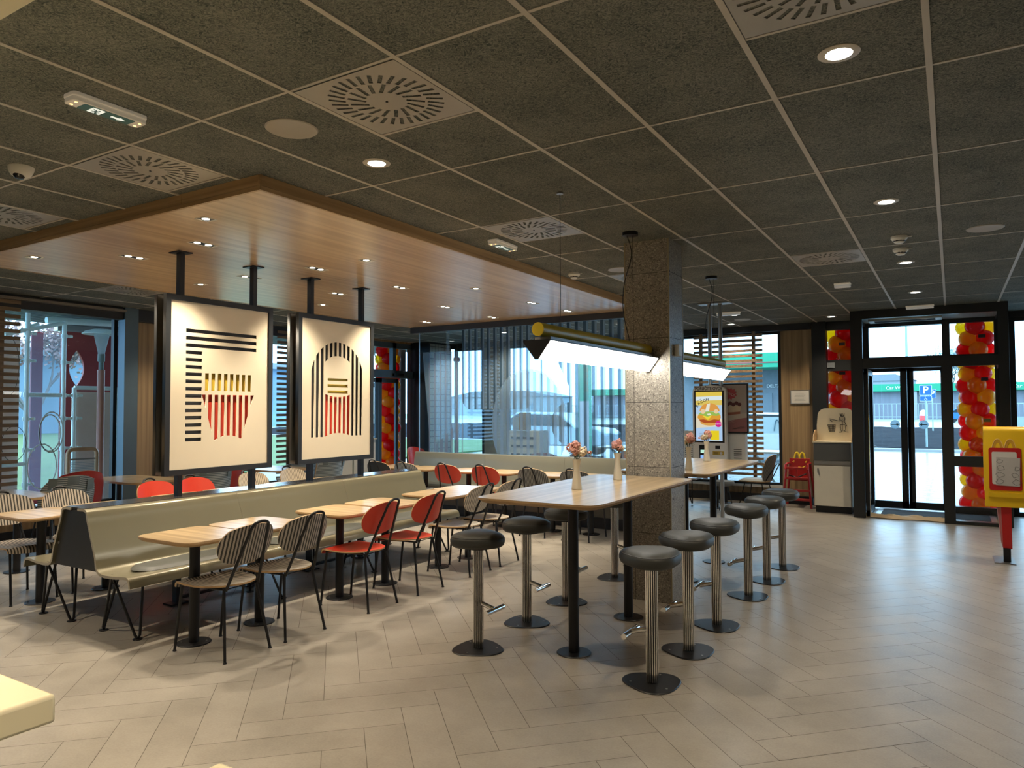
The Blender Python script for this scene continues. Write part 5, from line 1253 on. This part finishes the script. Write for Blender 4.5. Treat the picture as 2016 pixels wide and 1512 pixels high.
gb = G().sheet(gravel, 140, 60, .05).build('gravel_bed', M('dark_soil', (.020, .022, .027), 1, spec=.05, var=.7, scale=9, bump=1.0, bscale=14), ang=10); gb['kind'] = 'stuff'; tag(gb, 'dark gravel and soil bed across the road edge seen through the doors', 'gravel')
slab('road', -120, 61.5, 120, 92, -.02, M('road_pale', (0.322, 0.333, 0.333), .6))
slab('verge', -160, 92, 160, 260, -.02, M('verge_pale', (0.208, 0.234, 0.198), .8))
slab('lawn', -60, -12, -15.2, 30, .02, M('lawn_green', (0.083, 0.135, 0.042), .9, var=.4, scale=3))
# overhang on the left and over the entrance
struct(bx(-13.0, 0, 3.05, XL-.2, 14.4, 3.15).build('overhang', M('overhang_white', (.90, .93, .95), .4)))
g = G(); [g.box(-12.95+.145*k, 0, 3.035, -12.91+.145*k, 14.4, 3.05) for k in range(22)]; struct(g.build('overhang_ribs', M('overhang_rib', (0.130, 0.166, 0.187), .4)))
struct(bx(XL, YB+.2, 3.05, 4, YB+2.2, 3.2).build('overhang', M('overhang_front', (0.312, 0.343, 0.354), .5)))
CY = M('pale_cyan_metal', (0.333, 0.432, 0.432), .4, .3)
# parking signs
BLU = M('sign_blue', (0.008, 0.104, 0.440), .4)
def pole_sign(nm, lb, x, y, zt, w_, h_, letter, sub, H0):
    t = thing(nm, lb, 'road sign', (x, y, 0), 0, None)
    G().cyl((0, 0, 0), (0, 0, zt), .035, 12).build('pole', CY, t)
    p_ = G().prism(rr(w_, h_, .03), -.05, -.04, 'y').build('sign_panel', M('sign_edge', (.7, .75, .8), .4), t); p_.location = (0, 0, zt-h_/2)
    q_ = G().prism(rr(w_-.03, h_-.03, .025), -.055, -.051, 'y').build('blue_face', BLU, p_)
    text('letter', letter, h_*.95, T(0, -.058, 0, 'y'), TXTW, p_, .002, bold=.006)
    if sub:
        s2 = G().prism(rr(w_, .20, .02), -.05, -.04, 'y').build('sub_panel', M('sign_edge2', (.7, .75, .8), .4), t); s2.location = (0, 0, zt-h_-.12)
        G().prism(rr(w_-.03, .17, .015), -.055, -.051, 'y').build('blue_face', BLU, s2)
        g = G(); g.tube([(.035*math.cos(a*.5)-.005, -.058, .0-.03+.035*math.sin(a*.5)) for a in range(5, 14)], .006, 6); g.tube([(-.01, -.058, .055), (-.01, -.058, .0), (.03, -.058, -.005), (.05, -.058, -.05)], .007, 6); g.lathe([(.001, -.01), (.011, 0), (.001, .01)], 10, c=(-.012, -.058, .07)); g.build('wheelchair_symbol', TXTW, s2)
    return t
pole_sign('parking_sign', 'blue parking sign with wheelchair panel seen through the right door leaf', -.83, 31, 2.40, .40, .38, 'P', True, 0)
pole_sign('parking_sign', 'smaller blue parking sign right behind the wheelchair parking sign', -.95, 47.5, 2.6, .38, .5, 'P', False, 0)
# fence
fn = thing('metal_fence', 'pale metal railing fence across the road', 'fence')
g = G()
for z in (.45, 1.95): g.box(-60, 95, z, 40, 95.06, z+.07)
g.build('rail', CY, fn)
g = G(); [g.box(-60+.45*k, 95, .1, -59.96+.45*k, 95.05, 2.0) for k in range(220)]; g.build('bars', CY, fn)['kind'] = 'stuff'
# car wash
cw = thing('car_wash', 'low car wash building with a green roof band seen through the doors', 'building')
bx(-52, 112, 0, 26, 120, 3.7).build('wall', M('pale_lilac_wall', (0.187, 0.198, 0.239), .7, var=.2, scale=.4, stretch=(6, 1, .2)), cw)
GRN = M('fascia_green', (0.007, 0.283, 0.148), .4)
bx(-52.5, 111, 3.75, 26.5, 121, 4.75).build('green_band', GRN, cw)
for i, x in enumerate((-6.4, 1.9, 8.1)): text('band_text', 'Car Wash'+('1' if i == 2 else ''), .62, T(x, 110.95, 4.22, 'y'), TXTW, cw, .01)
for k in range(12): bx(-50+6.5*k, 111.2, 0, -49.5+6.5*k, 111.7, 3.75).build('pillar', M('pillar_pale', (0.286, 0.302, 0.312), .6) if k == 0 else bpy.data.materials['pillar_pale'], cw)
HB = M('distant_wall', (0.270, 0.312, 0.343), .8, var=.1); HR = M('distant_roof', (0.198, 0.229, 0.260), .8); HW = M('distant_window', (0.156, 0.198, 0.234), .5)
for i, (x, w_, h_, y, lb) in enumerate([(-34, 16, 6, 170, 'pale distant house at the left of the far skyline'), (-14, 14, 7.5, 180, 'pale distant block behind the car wash, left door leaf'), (6, 12, 5.5, 165, 'pale distant house behind the right door leaf'), (28, 18, 6, 170, 'pale distant house right of the entrance skyline'), (-95, 30, 4.5, 150, 'long pale distant building behind the partition stripes'), (-62, 20, 4.5, 155, 'pale distant building left of the kiosk window')]):
    t = thing('distant_house', lb, 'building', (x, y, 0)); bx(-w_/2, 0, 0, w_/2, 10, h_).build('wall', HB, t); G().prism([(-w_/2-.5, h_), (w_/2+.5, h_), (w_/4, h_+1.4), (-w_/4, h_+1.4)], -.4, 10.4, 'y').build('roof', HR, t)
    for a in range(4):
        for b_ in range(2): bx(-w_/2+w_/4*a+.8, -.05, h_-3-b_*3, -w_/2+w_/4*a+2.2, 0, h_-1.6-b_*3).build('window', HW, t)
def tree(lb, x, y, h_, bare, seed, c=(.20, .24, .22)):
    q = random.Random(seed); t = thing('bare_tree' if bare else 'leafy_tree', lb, 'tree', (x, y, 0)); g = G(); tips = []
    def grow(p, d, L_, r_, n_):
        e_ = p+d*L_; g.tube([p, (p+e_)/2+Vector((q.uniform(-.04, .04), q.uniform(-.04, .04), 0))*L_, e_], [r_, r_*.85, r_*.65], 5)
        if n_ == 0: tips.append(e_); return
        for _ in range(3 if n_ > 1 else 4): grow(e_, (d+Vector((q.gauss(0, .45), q.gauss(0, .45), q.uniform(0, .35)))).normalized(), L_*q.uniform(.6, .8), r_*.6, n_-1)
    grow(Vector((0, 0, 0)), Vector((0, 0, 1)), h_*.3, h_*.018, 4)
    g.build('branches', M('bark_'+str(seed), (.16, .15, .15), .9), t)
    if not bare:
        f_ = G()
        for p in tips:
            for _ in range(34):
                c_ = p+Vector((q.gauss(0, 1), q.gauss(0, 1), q.gauss(0, 1)))*h_*.055; a = Vector((q.gauss(0, 1), q.gauss(0, 1), q.gauss(0, 1))).normalized()*h_*.012; b2 = a.orthogonal().normalized()*h_*.009
                f_.add([c_-a, c_-b2, c_+a, c_+b2], [(0, 1, 2, 3)])
        f_.build('foliage', M('foliage_'+str(seed), c, .8, var=.4, scale=2), t)
    return t
tree('grey leafy tree behind the parking sign', -.5, 140, 12, False, 11, (.30, .36, .38))
tree('bare tree outside the window between the posters', -24, 17.6, 7, True, 12)
tree('bare tree left of the balloon door', -22, 25, 7, True, 13)
t = thing('distant_house', 'long pale blue block added beyond the lawn to tone down the white sky', 'building', (-52, 26, 0)); bx(0, -16, 0, -8, 22, 5.2).build('wall', M('pale_blue_backdrop', (.13, .20, .26), .8, var=.3, scale=.6), t); bx(.6, -16.5, 5.2, -8.6, 22.5, 5.7).build('roof', HR, t)  # invented block, put in as a mid-tone against the white sky
tree('autumn tree behind the playground frame', -20, 9.4, 4.6, False, 14, (.30, .20, .19))
# petrol canopy building right of the column
sc2 = thing('shop_canopy', 'shop building with green band and thin red line behind the rear window slats', 'building')
bx(-8.9, 25, 2.93, -3.0, 29, 3.42).build('green_band', GRN, sc2); bx(-8.9, 24.97, 3.08, -3.0, 25, 3.11).build('red_line', M('red_line', (0.364, 0.052, 0.052), .5), sc2)
bx(-8.9, 27, 0, -3.0, 27.2, 2.93).build('wall', M('shop_wall', (0.166, 0.198, 0.229), .6, var=.2), sc2); text('shop_text', 'DELTA & DOM', .16, T(-5.15, 26.9, 2.35, 'y'), TXTW, sc2, .01)
for x in (-8.2, -6.6, -5.0): bx(x, 26.95, .2, x+1.1, 27, 2.1).build('window', HW, sc2)
# green totem
tt = thing('totem_sign', 'tall green totem with orange letters behind the partition stripes', 'sign', (-9.6, 20, 0))
bx(-.20, 0, 0, .20, .12, 3.35).build('panel', M('totem_green', (0.016, 0.260, 0.172), .4), tt); G().prism(circ(.26, 24, -.05, 3.25), -.02, 0, 'y').build('badge', M('totem_red', (0.312, 0.078, 0.078), .5), tt)
for k, ch_ in enumerate('BOHNO'): text('letter', ch_, .17, T(.08, -.01, 2.95-.2*k, 'y'), M('totem_orange', (0.416, 0.260, 0.078), .5) if k == 0 else bpy.data.materials['totem_orange'], tt, .004)
bx(-.16, -.005, .3, .16, 0, 1.8).build('lower_panel', M('totem_pink', (0.390, 0.364, 0.374), .5), tt)
# cars
def car(lb, x, y, rz, c):
    t = thing('parked_car', lb, 'car', (x, y, 0), rz); pm = M('car_paint_'+str(int(abs(x*10))), c, .25, .3)
    G().prism([(-2.1, .35), (2.1, .35), (2.12, .75), (1.9, .9), (1.1, .98), (.55, 1.42), (-1.0, 1.46), (-1.75, 1.02), (-2.08, .95)], -.85, .85, 'y').build('body', pm, t, bevel=.05)
    G().prism([(.98, .99), (.5, 1.36), (-.95, 1.40), (-1.6, 1.03)], -.87, .87, 'y').build('side_windows', M('car_glass', (0.026, 0.036, 0.042), .1) if 'car_glass' not in bpy.data.materials else bpy.data.materials['car_glass'], t)
    for sx0 in (-1.3, 1.3):
        for sy0 in (-.8, .62): G().cyl((sx0, sy0, .33), (sx0, sy0+.18, .33), .33, 24).build('wheel', BLK, t)
    return t
car('pale silver car outside behind the round film shape', -11.6, 21.8, .1, (.45, .52, .56))
car('silver car outside beside the wood panel window', -4.7, 22.5, .25, (.50, .55, .60))
car('blue car beyond the fence near the parking signs', 1.4, 88, 0, (.03, .15, .45))
bp_ = thing('road_bollard', 'red and white striped road bollard seen at the inner edge of the right door leaf', 'bollard', (-1.72, 58, 0.2)); G().lathe([(.22, 0), (.25, .4), (.25, .8), (.2, 1.1), (.05, 1.2)], 20).build('body', stripes('bollard_stripe', (.8, .1, .1), (.85, .85, .85), 2, .8), bp_)
lp = thing('street_lamp', 'tall pale street lamp pole outside the left door leaf', 'street lamp', (-2.85, 62, 0)); G().tube([(0, 0, 0), (0, 0, 9.4)], [.12, .07], 10).build('pole', CY, lp); G().tube([(0, 0, 9.4), (.4, 0, 9.7), (1.2, 0, 9.75)], .05, 8).build('arm', CY, lp)
lp = thing('street_lamp', 'curved street lamp outside behind the partition', 'street lamp', (-13.3, 24, 0)); G().tube([(0, 0, 0), (0, 0, 3.7), (.1, 0, 3.9), (.5, 0, 3.93)], .03, 8).build('pole', CY, lp)
lp = thing('street_lamp', 'flat lamp head outside seen in the upper right pane beside the balloons', 'street lamp', (.75, 30, 0)); G().cyl((0, 0, 0), (0, 0, 5.6), .06, 10).build('pole', CY, lp); G().prism([(-1.0, 5.52), (-.1, 5.72), (.2, 5.7), (.2, 5.55)], -.15, .15, 'y').build('lamp_head', ALU, lp)
# banners with arches
for x, y, w_, lb in ((-4.35, 19.2, 3.0, 'low pale banner with outlined arches outside the rear window'), (2.3, 19.2, 2.6, 'low pale banner with outlined arches right of the entrance')):
    t = thing('arches_banner', lb, 'banner', (x, y, 0)); bx(-w_/2, 0, .92, w_/2, .03, 1.34).build('panel', M('banner_pale', (0.322, 0.390, 0.390), .5), t)
    for xx in (-w_/2, w_/2-.05): bx(xx, 0, 0, xx+.05, .03, 1.4).build('post', CY, t)
    for x0 in ((.62,) if x < 0 else (-.6,)):
        g = G()
        for pl in arches(.30, .28, .02): g.tube([(x0+a, -.01, .99+b_) for a, b_ in pl], .012, 6)
        g.build('arches', M('arches_blue', (0.052, 0.114, 0.146), .5) if 'arches_blue' not in bpy.data.materials else bpy.data.materials['arches_blue'], t)
for x, y, lb in ((-3.1, 14.6, 'pale outdoor table with slanting leg outside the rear window'), (-6.2, 14.8, 'pale outdoor table outside behind the partition')):
    t = thing('outdoor_table', lb, 'table', (x, y, -.03)); bx(-.45, -.4, .74, .45, .4, .77).build('tabletop', WHT, t); G().tube([(.25, 0, .74), (-.25, 0, .02)], .03, 8).build('leg', CY, t); G().tube([(-.25, 0, .74), (.25, 0, .02)], .03, 8).build('leg', CY, t)
t = thing('menu_totem', 'slim brown outdoor panel left of the kiosk window', 'sign', (-4.28, 14.5, 0)); bx(-.05, 0, 0, .05, .05, 1.55).build('panel', M('brown_panel', (0.156, 0.062, 0.047), .6), t); G().prism(circ(.09, 20, .05, 1.15), .0, .05, 'y').build('round_tab', bpy.data.materials['brown_panel'], t)
# playground on the left
pg = thing('playground_frame', 'pale tubular playground climbing frame outside the left window', 'playground frame')
SC = M('scaffold_mint', (.80, .95, .92), .35, .2); xx = -11.5
g = [((xx, 5.30, 0), (xx, 5.30, 3.0)), ((xx, 5.81, 0), (xx, 5.81, 2.93)), ((xx, 5.97, 0), (xx, 5.97, 1.92)), ((xx, 6.62, 0), (xx, 6.62, 1.92)), ((xx, 5.30, 1.80), (xx, 5.81, 1.80)), ((xx, 4.8, .80), (xx, 5.30, .80)), ((xx, 5.97, 1.92), (xx, 6.62, 1.92)), ((xx, 5.30, 2.78), (xx-.8, 5.81, 2.93)), ((xx, 5.0, 2.66), (xx, 5.81, 2.90)), ((xx-1.5, 5.4, 0), (xx-1.5, 5.4, 3.0)), ((xx-1.5, 7.4, 0), (xx-1.5, 7.4, 3.0))]
for a, b_ in g: G().cyl(a, b_, .031, 12).build('tube', SC, pg)
G().cyl((xx-.1, 5.6, 2.93), (xx-.1, 7.2, 3.0), .05, 14).build('tube', SC, pg)
for y in (5.30, 5.81, 5.97, 6.6):
    for z in (.5, 1.0, 1.45, 1.8, 2.3, 2.7):
        if y > 5.9 and z > 1.9: continue
        q_ = G(); q_.cyl((xx, y, z), (xx+.0, y+.10, z), .018, 8); q_.lathe([(.03, -.02), (.034, 0), (.03, .02)], 10, c=(xx, y+.09, z)); q_.cyl((xx, y, z-.03), (xx, y, z+.03), .042, 12); q_.build('clamp', SC, pg)
bx(xx-.06, 6.02, .1, xx-.04, 6.58, 1.86).build('tan_panel', M('tan_panel', (.82, .66, .58), .6), pg); bx(xx-.06, 4.7, .1, xx-.04, 5.22, 2.62).build('tan_panel', bpy.data.materials['tan_panel'], pg)
bx(xx-.05, 5.33, .3, xx-.045, 5.78, 2.72).build('clear_panel', film('clear_plastic', (.30, .36, .50), .22, .5), pg)
for k, (y, z, r_, b2) in enumerate(((5.62, 1.25, .17, .3), (5.60, 1.24, .15, .27), (5.5, .75, .20, .33), (5.12, 1.1, .16, .25), (5.03, 2.2, .14, .42))):
    G().tube([(xx+.06, y+r_*math.cos(a*.35), z+b2*math.sin(a*.35)) for a in range(18)], .010 if k < 3 else .004, 6, closed=True).build('wire_loop', WHT if k < 3 else BLK, pg)
rp = thing('red_playhouse_wall', 'dark red playhouse wall with a leaf-shaped opening behind the climbing frame', 'playhouse', (0, 0, 0))
xr = -12.9; RW = M('playhouse_red', (0.248, 0.022, 0.025), .5)
lens = [(6.70+.105*math.cos(a)*(abs(math.cos(a))**.3), 2.30+.30*math.sin(a)) for a in [2*math.pi*k/28 for k in range(28)]]
lens = [(6.72+.125*(1-(-1+k/7)**2), 2.30+.31*(-1+k/7)) for k in range(15)]+[(6.72-.125*(1-(-1+k/7)**2), 2.30-.31*(-1+k/7)) for k in range(1, 14)]
flat('wall_panel', [(6.47, 1.5), (8.4, 1.5), (8.4, 2.92), (6.47, 2.92)], [lens], .04, RW, rp, Matrix.Translation((xr, 0, 0)) @ AX['x'])
bx(xr, 6.47, 0, xr-.04, 8.4, 1.5).build('lower_panel', RW, rp); bx(xr-.3, 6.15, 0, xr-.34, 6.33, 2.9).build('side_post', RW, rp)
bx(xr+.02, 6.4, 2.92, xr-.1, 8.6, 3.03).build('roof_edge', ALU, rp)
lm = thing('garden_lamp', 'brown post lamp with wide pale cap outside the left window', 'lamp', (-10.95, 6.07, 0))
G().cyl((0, 0, 0), (0, 0, 2.18), .052, 20).build('post', M('lamp_brown', (.50, .21, .15), .45), lm)
G().lathe([(.035, 2.18), (.035, 2.30), (.05, 2.31), (.05, 2.42)], 20).build('collar', M('lamp_grey_green', (0.194, 0.248, 0.230), .5), lm)
G().lathe([(.045, 2.42), (.06, 2.5), (.10, 2.68), (.105, 2.72)], 24).build('glass_cone', film('lamp_glass', (.6, .75, .78), .35, .6), lm)
G().lathe([(.26, 2.715), (.265, 2.725), (.22, 2.76), (.12, 2.79), (.01, 2.80)], 36).build('cap', M('lamp_cap', (.75, .92, .92), .35, .2), lm)
tf = thing('tan_tube_frame', 'tan tubular chair back outside below the playground frame', 'chair', (-10.6, 5.63, 0))
TN = M('tan_tube', (.60, .34, .18), .35)
def arc(w_, h0, h1, r_): return [(0, -w_, h0), (0, -w_, h1-r_)]+[(0, -w_+r_-r_*math.cos(math.radians(a)), h1-r_+r_*math.sin(math.radians(a))) for a in range(0, 91, 15)]+[(0, w_-r_+r_*math.sin(math.radians(a)), h1-r_+r_*math.cos(math.radians(a))) for a in range(0, 91, 15)]+[(0, w_, h0)]
G().tube(arc(.20, 0, 1.02, .07), .028, 12).build('frame', TN, tf); G().cyl((0, -.2, .88), (0, .2, .88), .012, 10).build('crossbar', M('pale_bar', (0.338, 0.286, 0.260), .4), tf)
g = G(); [g.cyl((0, -.18, .50+.022*k), (0, .18, .50+.022*k), .004, 6) for k in range(16)]; g.build('wires', ALU, tf)
